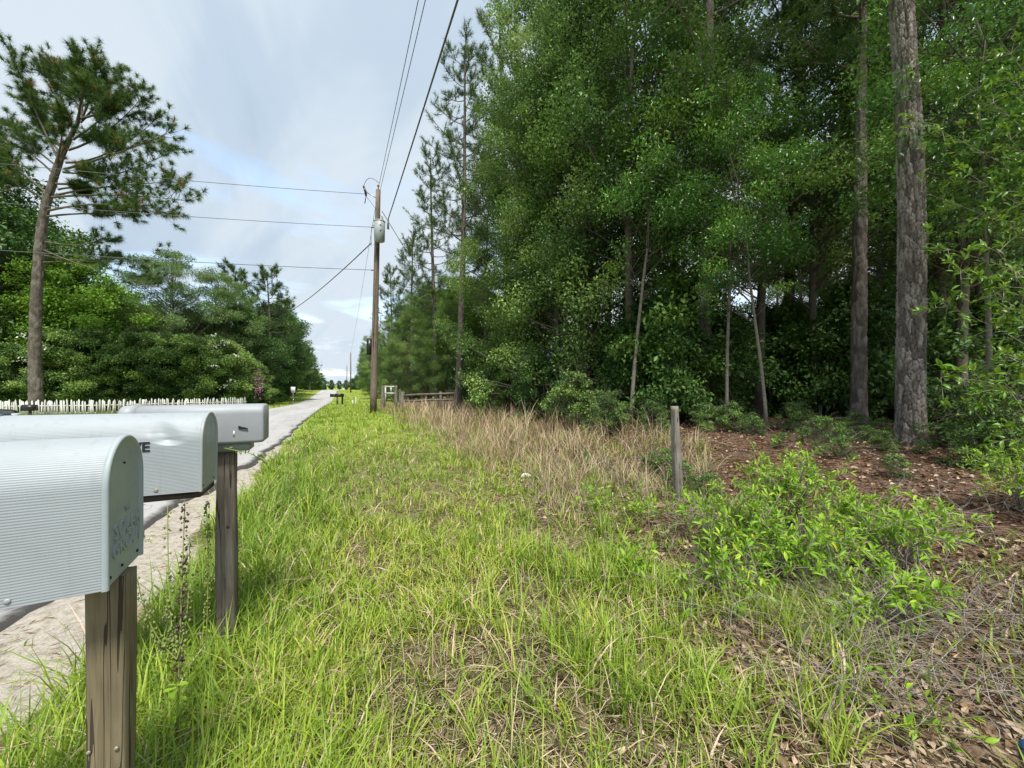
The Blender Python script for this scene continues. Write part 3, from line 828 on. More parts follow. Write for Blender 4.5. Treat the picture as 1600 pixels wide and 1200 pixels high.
column = lambda t: (.55 + .45 * math.sin(min(1, t + .1) * math.pi)) * (1 if t < .8 else 1 - (t - .8) * 2.2)
skirt = lambda t: (1.0 if t < .45 else max(.30, 1.0 - 1.05 * (t - .45)))
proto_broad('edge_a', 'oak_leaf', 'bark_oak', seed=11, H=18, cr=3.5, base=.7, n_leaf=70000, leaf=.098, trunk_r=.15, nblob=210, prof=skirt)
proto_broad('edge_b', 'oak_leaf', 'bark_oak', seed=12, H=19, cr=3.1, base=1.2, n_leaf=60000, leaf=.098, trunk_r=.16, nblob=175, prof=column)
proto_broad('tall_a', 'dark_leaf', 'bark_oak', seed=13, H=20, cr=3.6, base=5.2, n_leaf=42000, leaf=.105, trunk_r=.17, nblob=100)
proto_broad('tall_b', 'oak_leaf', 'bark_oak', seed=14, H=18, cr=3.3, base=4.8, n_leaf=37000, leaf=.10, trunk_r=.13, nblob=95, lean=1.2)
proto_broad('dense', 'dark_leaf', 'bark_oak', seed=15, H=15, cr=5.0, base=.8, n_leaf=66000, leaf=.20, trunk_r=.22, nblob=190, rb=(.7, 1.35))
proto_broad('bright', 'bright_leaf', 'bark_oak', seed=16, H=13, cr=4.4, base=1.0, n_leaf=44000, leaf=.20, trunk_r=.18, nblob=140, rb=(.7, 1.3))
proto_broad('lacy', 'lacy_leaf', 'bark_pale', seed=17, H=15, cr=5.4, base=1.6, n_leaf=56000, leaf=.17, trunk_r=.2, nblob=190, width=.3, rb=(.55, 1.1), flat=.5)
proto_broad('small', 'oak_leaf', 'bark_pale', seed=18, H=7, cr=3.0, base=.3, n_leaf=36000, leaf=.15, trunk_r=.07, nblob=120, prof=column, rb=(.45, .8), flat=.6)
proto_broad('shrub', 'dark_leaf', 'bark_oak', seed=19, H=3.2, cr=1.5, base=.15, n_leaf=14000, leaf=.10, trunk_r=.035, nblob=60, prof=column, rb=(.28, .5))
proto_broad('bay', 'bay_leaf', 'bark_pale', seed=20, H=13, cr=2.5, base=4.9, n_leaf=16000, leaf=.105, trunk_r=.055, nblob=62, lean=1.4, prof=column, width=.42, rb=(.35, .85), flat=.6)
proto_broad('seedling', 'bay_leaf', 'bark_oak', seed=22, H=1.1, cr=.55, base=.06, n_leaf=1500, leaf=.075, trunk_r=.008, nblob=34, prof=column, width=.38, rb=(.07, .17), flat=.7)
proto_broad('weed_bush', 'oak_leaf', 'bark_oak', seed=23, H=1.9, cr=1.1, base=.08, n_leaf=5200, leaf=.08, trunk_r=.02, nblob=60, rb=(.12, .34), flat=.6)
proto_pine('pine_a', seed=31, H=20, trunk_r=.19, crown0=7.5, cr=2.7, nlimb=50, tufts_per=13, n_needle=34, wd=.014)
proto_pine('pine_straight', seed=35, H=21, trunk_r=.165, crown0=9.5, cr=2.6, nlimb=40, tufts_per=12, n_needle=34, wd=.014, sway=.08)
proto_pine('pine_b', seed=32, H=17, trunk_r=.17, crown0=3.5, cr=2.9, nlimb=60, tufts_per=13, n_needle=34, wd=.014)
proto_pine('pine_far', seed=33, H=15, trunk_r=.2, crown0=5, cr=4.0, nlimb=40, tufts_per=17, n_needle=28, ln=.40, wd=.024)

# --- the tall leaning pine across the road
PD = 25.0
px_ = lambda zx, zy, dd=0.0: np.array(P(zx / 3.3333, 50 + zy / 3.3333, PD + dd))
rg = np.random.default_rng(77)
bx, by = at(57, PD)
root = thing('pine_tree', 'tall leaning pine with open crown across the road behind the picket fence', 'tree', (bx, by, gz(bx, by) - .1))
org = np.array(root.location)
tp = [np.array(P(u, v_, PD)) for u, v_ in ((57, 640), (54, 560), (56, 480), (61, 400), (66, 350), (72, 320), (85, 275), (95, 245), (107, 220), (120, 195), (128, 165), (127, 120), (124, 92))]
tp[0][2] = org[2]
tp = np.array(tp) - org
rd = np.array([.36, .30, .275, .26, .245, .225, .20, .175, .15, .11, .08, .05, .02])
V, Q, va = bark_trunk(tp, rd, 36, 200, (.13, .3), .03, 7)
link('trunk', mesh_np('trunk', V, Q, M['bark_pine'], va, True), root)
bm = MB(); A = []; D = []
limbs = [((300, 700), (190, 620), (30, 470)), ((300, 655), (180, 420), (70, 130)), ((335, 640), (260, 500), (130, 330)), ((380, 510), (300, 340), (230, 170)),
         ((425, 450), (380, 300), (280, 150)), ((430, 430), (400, 250), (390, 100)), ((430, 440), (500, 300), (500, 110)), ((420, 470), (520, 380), (620, 200)),
         ((355, 615), (560, 560), (740, 340)), ((380, 560), (520, 480), (690, 280)), ((335, 715), (620, 640), (890, 520)), ((340, 680), (560, 690), (830, 440)),
         ((290, 790), (520, 810), (920, 610)), ((285, 850), (560, 790), (960, 780)), ((270, 860), (620, 830), (975, 880)), ((250, 930), (600, 850), (860, 960)),
         ((245, 960), (480, 930), (700, 960)), ((300, 760), (150, 600), (10, 560)), ((250, 850), (120, 720), (-40, 640)), ((235, 880), (100, 760), (-60, 800)),
         ((330, 730), (420, 740), (500, 740)), ((390, 500), (460, 560), (560, 560)), ((300, 820), (380, 800), (450, 830)), ((425, 450), (560, 420), (640, 360)),
         ((220, 1090), (420, 1130), (560, 1080)), ((215, 1130), (480, 1250), (860, 1340)), ((212, 1160), (520, 1230), (870, 1170)), ((215, 1200), (420, 1190), (640, 1180)),
         ((330, 640), (230, 560), (200, 400)), ((405, 470), (420, 350), (440, 260)), ((290, 700), (330, 560), (330, 420))]
for p0, p1, p2 in limbs:
    dz = rg.uniform(-2.6, 2.6)
    a = px_(*p0) - org; b_ = px_(*p1, dz * .5) - org; c_ = px_(*p2, dz) - org
    pts = bezier(a, b_ * 1.0, c_, 9)
    low = p0[1] > 1000
    limb_with_tufts(bm, A, D, pts, .075 if not low else .05, rg, 46 if not low else 18)
A = np.array(A); D = unit(np.array(D)); var = np.clip(rg.normal(.45, .16, len(A)), 0, .9)
var[rg.uniform(size=len(A)) > .97] = .98
V, T, vv = needles(A, D, rg, 78, .38, .021, var, 1.15)
bm.build('branches', M['bark_pine'], root)['kind'] = 'stuff'
link('crown', mesh_np('crown', V, T, M['needle'], vv), root)['kind'] = 'stuff'

# --- left side woods
LEFT = [  # key, u, depth, scale, name, label
    ('dense', -30, 33, 1.45, 'oak_tree', 'dark oak at the left edge behind the leaning pine'),
    ('dense', 25, 40, 1.35, 'oak_tree', 'dark oak just left of the leaning pine trunk'),
    ('bright', 122, 34.5, 1.04, 'broadleaf_tree', 'bright green tree just right of the leaning pine trunk'),
    ('bright', 190, 42, 1.0, 'oak_tree', 'second bright green tree, between the first and the lacy tree'),
    ('lacy', 268, 41, 1.10, 'broadleaf_tree', 'pale lacy tree, tallest on the left of the road'),
    ('lacy', 322, 44, 1.03, 'broadleaf_tree', 'pale lacy tree beside the tallest lacy one, nearer the road'),
    ('pine_far', 372, 52, 1.20, 'pine_tree', 'dark pine rising behind the pale lacy trees'),
    ('pine_far', 424, 53, 1.18, 'pine_tree', 'round topped pine leaning over the road on the left'),
    ('dense', 385, 47, .80, 'oak_tree', 'dark tree under the round topped pine beside the road'),
    ('dense', 426, 60, 1.0, 'oak_tree', 'dark tree behind the road sign on the left'),
    ('dense', 440, 74, .98, 'oak_tree', 'dark tree beyond the road sign, left roadside'),
    ('lacy', 452, 88, .86, 'broadleaf_tree', 'olive tree halfway along the left roadside wood'),
    ('pine_far', 441, 66, 1.1, 'pine_tree', 'second round topped pine, just right of the one leaning over the road'),
    ('dense', 463, 100, .80, 'oak_tree', 'dark low tree near the rise on the left roadside'),
    ('pine_far', 484, 118, .84, 'pine_tree', 'small pine against the sky by the rise, left of the road'),
    ('dense', 476, 122, .66, 'oak_tree', 'low tree at the crest on the left of the road'),
    ('dense', 490, 150, .6, 'oak_tree', 'farthest low tree on the left of the road'),
]
for i, (key, u, d, s, nm, lab) in enumerate(LEFT):
    x, y = at(u, d)
    tree(nm, key, x, y, i * 1.9, s, lab, 'trees of the wood left of the road')
for i, (u, d, s) in enumerate([(-40, 30, .8), (15, 29, .75), (80, 31, .95), (125, 32, .9), (165, 33, 1.0), (212, 34, .98), (258, 35, 1.0), (300, 36, .98), (338, 37, .95), (366, 40, .9), (392, 43, .75), (408, 47, .7)]):
    x, y = at(u, d)
    nth = ['leftmost', 'second', 'third', 'fourth', 'fifth', 'sixth', 'seventh', 'eighth', 'ninth', 'tenth', 'eleventh', 'rightmost'][i]
    tree('crape_myrtle', 'small', x, y, i * 2.3, s, nth + (' bushy green myrtle in the row behind the picket fence' if i in (0, 11) else ' bushy green myrtle from the left in the row behind the picket fence'), 'myrtles behind the picket fence')
for i, (u, d, s) in enumerate([(-10, 28, .8), (50, 31, .8), (105, 31, .8), (150, 31.5, .85), (195, 33, .9), (240, 34, .9), (285, 35, .9), (325, 36.5, .9), (355, 39, .9), (385, 42, .9), (402, 45, .9), (415, 50, .9), (428, 56, .9), (440, 66, .9), (450, 80, .9), (460, 95, .9)]):
    x, y = at(u, d)
    tree('shrub', 'shrub', x, y, i * 1.3, s, 'low dark shrub at the foot of the left wood', 'low shrubs of the left wood', cat='shrub')
rgb = np.random.default_rng(3)
for nm, mat, lab, grp, pts, r, n in (
    ('blossom_spray', 'flower_pink', 'pink crape myrtle blossom hanging at the edge of the left wood', None, [(403, 600, 38.6)], (.28, .28, .8), 170),
    ('blossom_spray', 'flower_white', 'small white blossom in the myrtles behind the picket fence', 'white blossoms in the myrtles',
     [(36, 525, 27.5), (32, 562, 27.5), (65, 545, 28), (334, 524, 33.2), (338, 540, 33), (352, 535, 34), (334, 572, 33), (362, 595, 35), (348, 604, 35), (369, 556, 36)], (.16, .16, .10), 16)):
    for (u, v_, d) in pts:
        off = rgb.normal(size=(n, 3)) * np.array(r)
        L_ = rgb.uniform(.10, .16, n)
        V, T, vv = leaves(off, unit(rgb.normal(size=(n, 3))), L_, L_ * .9, rgb.uniform(0, 1, n), rgb)
        bl = thing(nm, lab, 'blossom', P(u, v_, d), 0, grp)
        link('petals', mesh_np('petals', V, T, M[mat], vv), bl)['kind'] = 'stuff'

# --- right side, far to near
RIGHT = [
    ('edge_b', 566, 118, .62, 'broadleaf_tree', 'farthest small tree on the right of the road'),
    ('edge_a', 570, 98, .62, 'broadleaf_tree', 'small tree behind the farther utility poles on the right'),
    ('edge_b', 577, 82, .66, 'broadleaf_tree', 'tree just left of the utility pole in the distance'),
    ('edge_a', 587, 68, .68, 'broadleaf_tree', 'tree directly behind the utility pole'),
    ('edge_b', 604, 58, .70, 'broadleaf_tree', 'tree just right of the utility pole'),
    ('pine_b', 614, 45, .92, 'pine_tree', 'small pine right of the utility pole'),
    ('edge_a', 628, 48, .66, 'broadleaf_tree', 'green tree behind the weathered rail fence'),
    ('pine_b', 645, 40, 1.02, 'pine_tree', 'pine above the weathered rail fence'),
    ('edge_a', 665, 42, .70, 'broadleaf_tree', 'broad green tree above the weathered rail fence'),
    ('edge_a', 640, 36, .56, 'broadleaf_tree', 'full green tree close behind the weathered gateway'),
    ('edge_b', 668, 32, .52, 'broadleaf_tree', 'full green tree close behind the middle of the rail fence'),
    ('edge_a', 702, 31, .55, 'broadleaf_tree', 'full green tree just left of the slender bare pine trunk'),
    ('edge_b', 618, 41, .55, 'broadleaf_tree', 'full green tree close right of the utility pole, beyond the gateway'),
    ('pine_a', 682, 31, .98, 'pine_tree', 'bushy pine behind the slender bare pine trunk'),
    ('pine_a', 716, 21.5, 1.0, 'pine_tree', 'slender pine with bare pale trunk at the left end of the near wood'),
    ('bright', 735, 34, .8, 'broadleaf_tree', 'yellow green tree showing behind the slender pine trunk'),
    ('pine_a', 795, 25, 1.28, 'pine_tree', 'tall pine with its top above the near wood edge'),
    ('edge_a', 806, 19.5, .86, 'oak_tree', 'leafy oak at the left end of the near wood'),
    ('edge_b', 838, 21, 1.05, 'oak_tree', 'tall oak second from the left end of the near wood'),
    ('edge_a', 872, 16.5, 1.0, 'oak_tree', 'leafy oak with a skirt to the ground behind the tan grass'),
    ('edge_b', 915, 15, 1.0, 'oak_tree', 'tall oak right of the skirted oak'),
    ('edge_a', 935, 18.5, 1.15, 'oak_tree', 'tall oak behind the front row near the middle of the picture'),
    ('tall_a', 990, 13.2, 1.0, 'oak_tree', 'tall dark oak at the middle of the near wood'),
    ('bay', 985, 11.5, .95, 'bay_tree', 'slim bay tree with pale bare trunk left of the grey fence post'),
    ('tall_b', 1050, 14.5, 1.1, 'oak_tree', 'leaning oak behind the grey fence post'),
    ('pine_a', 1095, 11.8, 1.05, 'pine_tree', 'dark pine trunk just right of the grey fence post'),
    ('bay', 1135, 10.4, .75, 'bay_tree', 'bay tree with light leaves right of the grey fence post'),
    ('bay', 1198, 9.8, .70, 'bay_tree', 'slim bay tree with a pale blotched trunk'),
    ('tall_a', 1185, 13.5, .95, 'oak_tree', 'oak behind the pale blotched bay trunk'),
    ('tall_b', 1275, 13, 1.0, 'oak_tree', 'oak with dark trunk left of the second pine'),
    ('pine_straight', 1341, 10.2, 1.0, 'pine_tree', 'dark pine trunk left of the thickest pine'),
    ('tall_b', 1425, 13.5, .92, 'oak_tree', 'oak close behind the thickest pine'),
    ('tall_a', 1500, 11, .9, 'oak_tree', 'oak right of the thickest pine'),
    ('bay', 1545, 7.6, .80, 'bay_tree', 'bay tree with bright leaves right of the thickest pine'),
    ('bay', 1660, 7.0, .85, 'bay_tree', 'bay tree at the right edge of the picture'),
]
for i, (key, u, d, s, nm, lab) in enumerate(RIGHT):
    x, y = at(u, d)
    tree(nm, key, x, y, i * 2.17 + .6, s, lab, 'trees along the right side of the road')
for i, (u, d, s) in enumerate([(-90, 48, 1.2), (-30, 56, 1.25), (60, 55, 1.05), (120, 58, 1.0), (180, 60, .95), (235, 62, 1.0), (290, 62, .95), (340, 66, .9), (385, 74, .85), (410, 86, .8), (432, 104, .7), (452, 130, .6)]):
    x, y = at(u, d)
    tree('forest_tree', 'dense', x, y, i * 1.1, s, 'dark tree standing deep in the wood left of the road', 'trees deep in the left wood')
for i, (u, d, s) in enumerate([(592, 112, .7), (604, 88, .7), (622, 72, .75), (645, 60, .8), (672, 54, .85), (700, 48, .9), (730, 46, .95), (575, 140, .6)]):
    x, y = at(u, d)
    tree('forest_tree', 'dense', x, y, i * 1.7, s, 'dark tree far back behind the rail fence on the right', 'far trees behind the rail fence')
for i, (u, d, s) in enumerate([(505, 190, .45), (518, 240, .42), (530, 260, .40), (541, 250, .42), (551, 220, .45), (560, 180, .5), (495, 175, .5)]):
    x, y = at(u, d)
    tree('forest_tree', 'dense', x, y, i * 1.7, s, 'tiny distant tree on the horizon beyond the rise of the road', 'distant trees beyond the rise')
# deeper wood
rg = np.random.default_rng(9)
spots = []
tries = 0
while len(spots) < 27 and tries < 6000:
    tries += 1
    u = rg.uniform(720, 1760); d = rg.uniform(13, 36)
    x, y = at(u, d)
    if x < 10.5 or y < -8: continue
    if any((x-a)**2 + (y-b)**2 < 2.9**2 for a, b in spots): continue
    spots.append((x, y))
for i, (x, y) in enumerate(spots):
    key = ['tall_a', 'tall_b', 'edge_b', 'tall_a', 'pine_a'][i % 5]
    tree('forest_tree', key, x, y, rg.uniform(0, 6.28), rg.uniform(.82, 1.08), 'shaded tree deep in the wood on the right', 'trees deep in the right wood')
n = 0
while n < 46:
    u = rg.uniform(720, 1760); d = rg.uniform(11, 30)
    x, y = at(u, d)
    if x < 8.5: continue
    tree('understory_shrub', 'shrub', x, y, rg.uniform(0, 6.28), rg.uniform(.7, 1.5), 'shaded shrub deep in the wood on the right', 'shrubs deep in the right wood', cat='shrub'); n += 1
EDGE = [('shrub', 780, 18, .8, 'dark shrub under the leftmost oak of the near wood'), ('shrub', 850, 14.5, .75, 'dark shrub behind the tan grass'), ('weed_bush', 905, 11.5, .9, 'loose green shrub behind the tan grass, left of the bay trunk'),
        ('weed_bush', 955, 10.4, .60, 'knee high loose shrub left of the grey fence post'), ('weed_bush', 1015, 10.2, .42, 'knee high loose shrub just left of the grey fence post'), ('weed_bush', 1105, 9.6, .36, 'loose green shrub right of the grey fence post'),
        ('weed_bush', 1150, 9.4, .40, 'loose green shrub below the pale blotched trunk'), ('weed_bush', 1240, 9.6, .38, 'loose green shrub between the blotched trunk and the second pine'), ('weed_bush', 1330, 8.2, .30, 'low loose shrub left of the foot of the thickest pine'),
        ('weed_bush', 1385, 6.6, .20, 'low loose shrub before the foot of the thickest pine'), ('weed_bush', 1500, 7.4, .6, 'loose shrub right of the foot of the thickest pine'), ('weed_bush', 1575, 6.6, .9, 'leafy shrub at the right edge below the bay sprays'), ('weed_bush', 1540, 5.4, .45, 'low shrub before the bay sprays near the right edge')]
for i, (key, u, d, s, lab) in enumerate(EDGE):
    x, y = at(u, d)
    tree('shrub', key, x, y, i * 1.7, s, lab, 'shrubs at the edge of the right wood', cat='shrub', sink=.03)
rgs = np.random.default_rng(33)
for i in range(34):
    u = rgs.uniform(900, 1620); d = rgs.uniform(4.6, 9.5)
    x, y = at(u, d)
    if x < 4.4: continue
    tree('seedling', 'seedling', x, y, rgs.uniform(0, 6.28), rgs.uniform(.2, .5), 'small leafy seedling sprouting from the brown forest litter', 'seedlings on the forest floor', cat='seedling', sink=.01)

# --- the thickest pine, bark plates as relief
bx, by = at(1427, 7.3)
root = thing('pine_tree', 'thickest pine trunk with grey plated bark, right of the middle', 'tree', (bx, by, gz(bx, by) - .1))
zz = np.linspace(0, 21, 30)
lean_r = -.022
pth = np.stack([lean_r * CA * zz + .05 * np.sin(zz * .5), -lean_r * SA * zz + .04 * np.cos(zz * .6), zz], 1)
rd = .218 * (1 - .026 * zz) ; rd[0] *= 1.12
V, Q, va = bark_trunk(pth, rd, 170, 900, (.058, .23), .026, 3)
M['bark_flaky'] = bark_mat('bark_flaky', [(0.22, (.04, .032, .027)), (0.42, (.13, .11, .097)), (0.56, (.27, .24, .215)), (0.75, (.38, .34, .30))], (12, 12, 5))
link('trunk', mesh_np('trunk', V, Q, M['bark_flaky'], va, False), root)
bm = MB(); A = []; D = []
rg = np.random.default_rng(41)
for i in range(26):
    z0 = 10.5 + 10 * (i + rg.uniform(0, 1)) / 26
    az = i * 2.4; out = np.array([math.cos(az), math.sin(az), 0]); L_ = rg.uniform(1.6, 3.2) * (1.15 - .6 * i / 26)
    p0 = np.array([np.interp(z0, zz, pth[:, k]) for k in range(3)])
    limb_with_tufts(bm, A, D, bezier(p0, p0 + out * L_ * .5, p0 + out * L_ + np.array([0, 0, .4 * L_]), 7), .05, rg, 8)
V, T, vv = needles(np.array(A), unit(np.array(D)), rg, 30, .28, .011, np.clip(rg.normal(.45, .16, len(A)), 0, .9))
bm.build('branches', M['bark_pine'], root)['kind'] = 'stuff'
link('crown', mesh_np('crown', V, T, M['needle'], vv), root)['kind'] = 'stuff'

# ------------------------------------------------------------------ leafy plants close by: leaves as parts
def leaf_piece(name, mat, w=.32, v=.5):
    """a shaped leaf, 1 long, along +X, gently folded and arched"""
    xs = np.array([0, .18, .42, .68, .88, 1.0]); hw = np.array([.02, .62, 1.0, .82, .42, .0]) * w / 2
    zc = np.array([0, .03, .05, .03, -.02, -.08])
    V = [];
    for x, h, z in zip(xs, hw, zc): V += [(x, -h, z + h * .45), (x, 0, z), (x, h, z + h * .45)]
    Q = []
    for i in range(5):
        a = i * 3; Q += [(a, a+3, a+4, a+1), (a+1, a+4, a+5, a+2)]
    return mesh_np(name, np.array(V), np.array(Q), mat, np.full(len(V), v), True)
def leafy(name, label, cat, loc, stems, leaf_len, mat, seed, w=.30, max_parts=300, group=None, per=16, stem_mat='twig', whorl=True, sag=.1, var0=.55):
    """plant from stem curves; leaves set round each shoot. The leaves nearest the camera become parts, the rest one mesh."""
    rg = np.random.default_rng(seed)
    t = thing(name, label, cat, loc, 0, group)
    org = np.array(loc, float)
    bm = MB(); recs = []
    for pts, r0, nl in stems:
        pts = np.asarray(pts)
        bm.tube(pts, np.linspace(r0, .0018, len(pts)), 5, False)
        tt = np.linspace(0, 1, len(pts))
        sv = rg.normal(var0, .13)
        for j in range(nl):
            q = 1 - (rg.uniform() ** 1.4) * .72
            p = np.array([np.interp(q, tt, pts[:, k]) for k in range(3)])
            e = 1e-2
            tg = unit(np.array([np.interp(min(1, q+e), tt, pts[:, k]) - np.interp(q-e, tt, pts[:, k]) for k in range(3)]))
            d = unit(tg * rg.uniform(.35, .9) + unit(np.cross(tg, rg.normal(size=3))) * .8 + np.array([0, 0, rg.uniform(-.1, .35)]))
            recs.append((p, d, leaf_len * rg.uniform(.55, 1.25), np.clip(sv + .25 * (q - .8) + rg.normal(0, .10), 0, .96) if rg.uniform() > .015 else 1.0))
    bm.build('stems', M[stem_mat], t)
    P_ = np.array([r[0] for r in recs])
    dist = np.linalg.norm(P_ + org - np.array([0, 0, CAM_H]), axis=1)
    order = np.argsort(dist - np.array([r[2] for r in recs]) * 8)
    pieces = [leaf_piece('leaf', M[mat], w * k_, v_) for k_ in (.85, 1.1) for v_ in (.3, .5, .68, .85, .96)]
    vs = np.array([.3, .5, .68, .85, .96])
    for n_, i in enumerate(order[:max_parts]):
        p, d, L_, va = recs[i]
        k_ = int(np.argmin(abs(vs - va))) + 5 * int(rg.integers(2))
        o = link('leaf', pieces[k_], t)
        x = Vector(d); up = Vector((rg.normal() * .5, rg.normal() * .5, 1))
        y = up.cross(x).normalized(); z = x.cross(y)
        m3 = Matrix((x, y, z)).transposed()
        o.matrix_local = Matrix.Translation(p) @ m3.to_4x4() @ Matrix.Scale(L_, 4)
    rest = [recs[i] for i in order[max_parts:]]
    if rest:
        src = np.array([v_.co for v_ in pieces[2].vertices]); qs = np.array([list(f_.vertices) for f_ in pieces[2].polygons])
        C = np.array([r[0] for r in rest]); X = np.array([r[1] for r in rest]); Ls = np.array([r[2] for r in rest])
        up = rg.normal(size=(len(rest), 3)) * .5 + np.array([0, 0, 1.]); Y = unit(np.cross(up, X)); Z = np.cross(X, Y)
        V = C[:, None] + Ls[:, None, None] * (src[None, :, :1] * X[:, None] + src[None, :, 1:2] * Y[:, None] + src[None, :, 2:] * Z[:, None])
        Fq = qs[None] + (np.arange(len(rest)) * len(src))[:, None, None]
        o = link('leaves', mesh_np('leaves', V.reshape(-1, 3), Fq.reshape(-1, 4), M[mat], np.repeat([r[3] for r in rest], len(src)), True), t)
        o['kind'] = 'stuff'
    return t
def shoots(rg, n, rx, ry, h, nl, r0=.006, arch_=.35, tilt=(0, 0)):
    """n arching shoots from a common crown, plus side shoots"""
    out = []
    for i in range(n):
        az = rg.uniform(0, 6.283); q = rg.uniform(.15, 1) ** .6
        b = np.array([rg.normal() * .10, rg.normal() * .10, 0])
        e = np.array([math.cos(az) * rx * q + tilt[0], math.sin(az) * ry * q + tilt[1], h * rg.uniform(.55, 1.05) * (1 - .45 * q * q)])
        m = b * .4 + e * .45 + np.array([0, 0, h * arch_])
        pts = bezier(b, m, e, 8)
        out.append((pts, r0, nl))
        for k in range(2):
            s = pts[rg.integers(3, 7)]
            d = unit(rg.normal(size=3) + np.array([0, 0, .5])) * rg.uniform(.12, .28)
            out.append((bezier(s, s + d * .5 + np.array([0, 0, .03]), s + d, 5), r0 * .5, int(nl * .7)))
    return out
rg = np.random.default_rng(21)
for u, d, rx, ry, h, n, lab, sd in ((1235, 4.15, .62, .6, .85, 46, 'tallest bright green bush, right of the grey fence post', 1),
                                   (1130, 3.75, .75, .6, .55, 44, 'low bright green bush at the foot of the grey fence post', 2),
                                   (1390, 3.35, .72, .6, .58, 46, 'bright green bush with long leaves, rightmost of the sunny thicket', 3),
                                   (1255, 3.15, .70, .5, .45, 40, 'sparse bright green bush in front of the sunny thicket', 4),
                                   (1600, 4.1, .6, .6, .60, 34, 'bright green bush cut by the right edge of the picture', 5),
                                   (1140, 2.95, .6, .45, .30, 18, 'low straggling bush nearest the grass, left of the others', 6),
                                   (1370, 2.65, .6, .4, .34, 20, 'low straggling bush nearest the lower right corner', 7)):
    x, y = at(u, d)
    leafy('leafy_bush', lab, 'bush', (x, y, gz(x, y)), shoots(rg, n, rx, ry, h * 1.15, 17), .070, 'bush_leaf', sd, w=.27, max_parts=230, group='sunny bushes by the fence line')
# bay boughs reaching in from the right
def bough_plant(u, d, H, sd, lab, targets, nl=12):
    rg = np.random.default_rng(sd)
    x, y = at(u, d); z = gz(x, y)
    base = np.array([x, y, z]); stems = []
    top = np.array([.1, .1, H])
    stems.append((bezier((0, 0, 0), (.15, .1, H * .5), top, 8), .028, 0))
    for (tu, tv, td) in targets:
        e = np.array(P(tu, tv, td)) - base
        q = np.clip(e[2] / H * .8, .1, .95)
        s = np.array([.12 * q, .1 * q, H * q * .85])
        pts = bezier(s, (s + e) / 2 + np.array([0, 0, .12]), e, 9)
        stems.append((pts, .009, nl))
        for k in range(15):
            a = pts[rg.integers(3, 9)]
            dd = unit((e - s) * .5 / (np.linalg.norm(e - s) + .01) + rg.normal(size=3) * .7) * rg.uniform(.18, .42)
            stems.append((bezier(a, a + dd * .5 + np.array([0, 0, .03]), a + dd - np.array([0, 0, .04]), 5), .004, nl))
    return leafy('bay_sapling', lab, 'sapling', tuple(base), stems, .105, 'spray_leaf', sd, w=.36, max_parts=300, group='bay saplings at the right')
bough_plant(1640, 5.6, 4.6, 51, 'bay sapling with bright leaf sprays reaching in beside the thickest pine',
            [(1470, 590, 5.3), (1560, 610, 5.2), (1500, 420, 5.4), (1560, 395, 5.2), (1520, 640, 5.4), (1590, 690, 5.0), (1480, 480, 5.6), (1590, 470, 5.2), (1500, 690, 5.6), (1590, 560, 5.2)])
bough_plant(1720, 6.0, 8.0, 52, 'taller bay sapling hanging its leaves over the top right corner',
            [(1440, 190, 6.4), (1500, 120, 6.2), (1560, 60, 6.0), (1560, 200, 6.0), (1590, 300, 5.8), (1440, 300, 6.6), (1510, 270, 6.2), (1590, 130, 5.8), (1450, 380, 6.6), (1540, 330, 6.0)], 13)

# ------------------------------------------------------------------ weeds by the mailboxes
def seed_stalk(label, base_uvd, tips, grp=None):
    bx, by = at(base_uvd[0], base_uvd[1]); bz = gz(bx, by)
    base = np.array([bx, by, bz])
    t = thing('seed_stalk', label, 'weed', tuple(base), 0, grp)
    rg = np.random.default_rng(int(base_uvd[0]))
    st = MB(); pods = MB(); gp = MB()
    for (start, mid, tip, r0, dark) in tips:
        pts = bezier(*[np.array(P(*q)) - base if q is not None else np.zeros(3) for q in (start, mid, tip)], 16)
        st.tube(pts, np.linspace(r0, .0018, 16), 6, False)
        Ltot = np.linalg.norm(pts[-1] - pts[0])
        n = int(Ltot / .0085)
        for j in range(n):
            q = rg.uniform(.32 if start is None else .1, 1.0)
            p = np.array([np.interp(q, np.linspace(0, 1, 16), pts[:, k]) for k in range(3)])
            d = unit(rg.normal(size=3) * np.array([1, 1, .3])); r_ = rg.uniform(.0045, .0085) * (1.15 - .4 * q)
            c = p + d * (.006 + r_)
            V = c + r_ * np.array([(1,0,0),(-1,0,0),(0,1,0),(0,-1,0),(0,0,1.2),(0,0,-1.2)])
            T = [(0,2,4),(2,1,4),(1,3,4),(3,0,4),(2,0,5),(1,2,5),(3,1,5),(0,3,5)]
            (pods if dark else gp).add(V, None, T)
    st.build('stalk', M['green_stem'], t)
    if pods.n: pods.build('seed_pods', M['seed_pod'], t)['kind'] = 'stuff'
    if gp.n: gp.build('green_pods', M['green_pod'], t)['kind'] = 'stuff'
    pc = leaf_piece('leaf', M['bush_leaf'], .5, .78)
    for j in range(12):
        o = link('leaf', pc, t); az = rg.uniform(0, 6.28)
        o.location = (0, 0, rg.uniform(.03, .34)); o.rotation_euler = (rg.uniform(-.4, .4), rg.uniform(-.5, .4), az); s = rg.uniform(.035, .065); o.scale = (s, s, s)
    return t
seed_stalk('tall weed with dark seed pods on a yellow stem between the two posts', (275, 1.62),
           [(None, (281, 1000, 1.62), (289, 783, 1.70), .0052, True), ((276, 1020, 1.62), (262, 980, 1.66), (262, 790, 1.75), .003, False),
            ((276, 1030, 1.62), (300, 960, 1.66), (296, 840, 1.72), .003, False), ((276, 1030, 1.62), (228, 990, 1.58), (215, 905, 1.55), .003, False)])
seed_stalk('thin green weed spike close beside the cracked dark post', (318, 2.05), [(None, (330, 900, 2.02), (322, 783, 2.1), .003, False)])
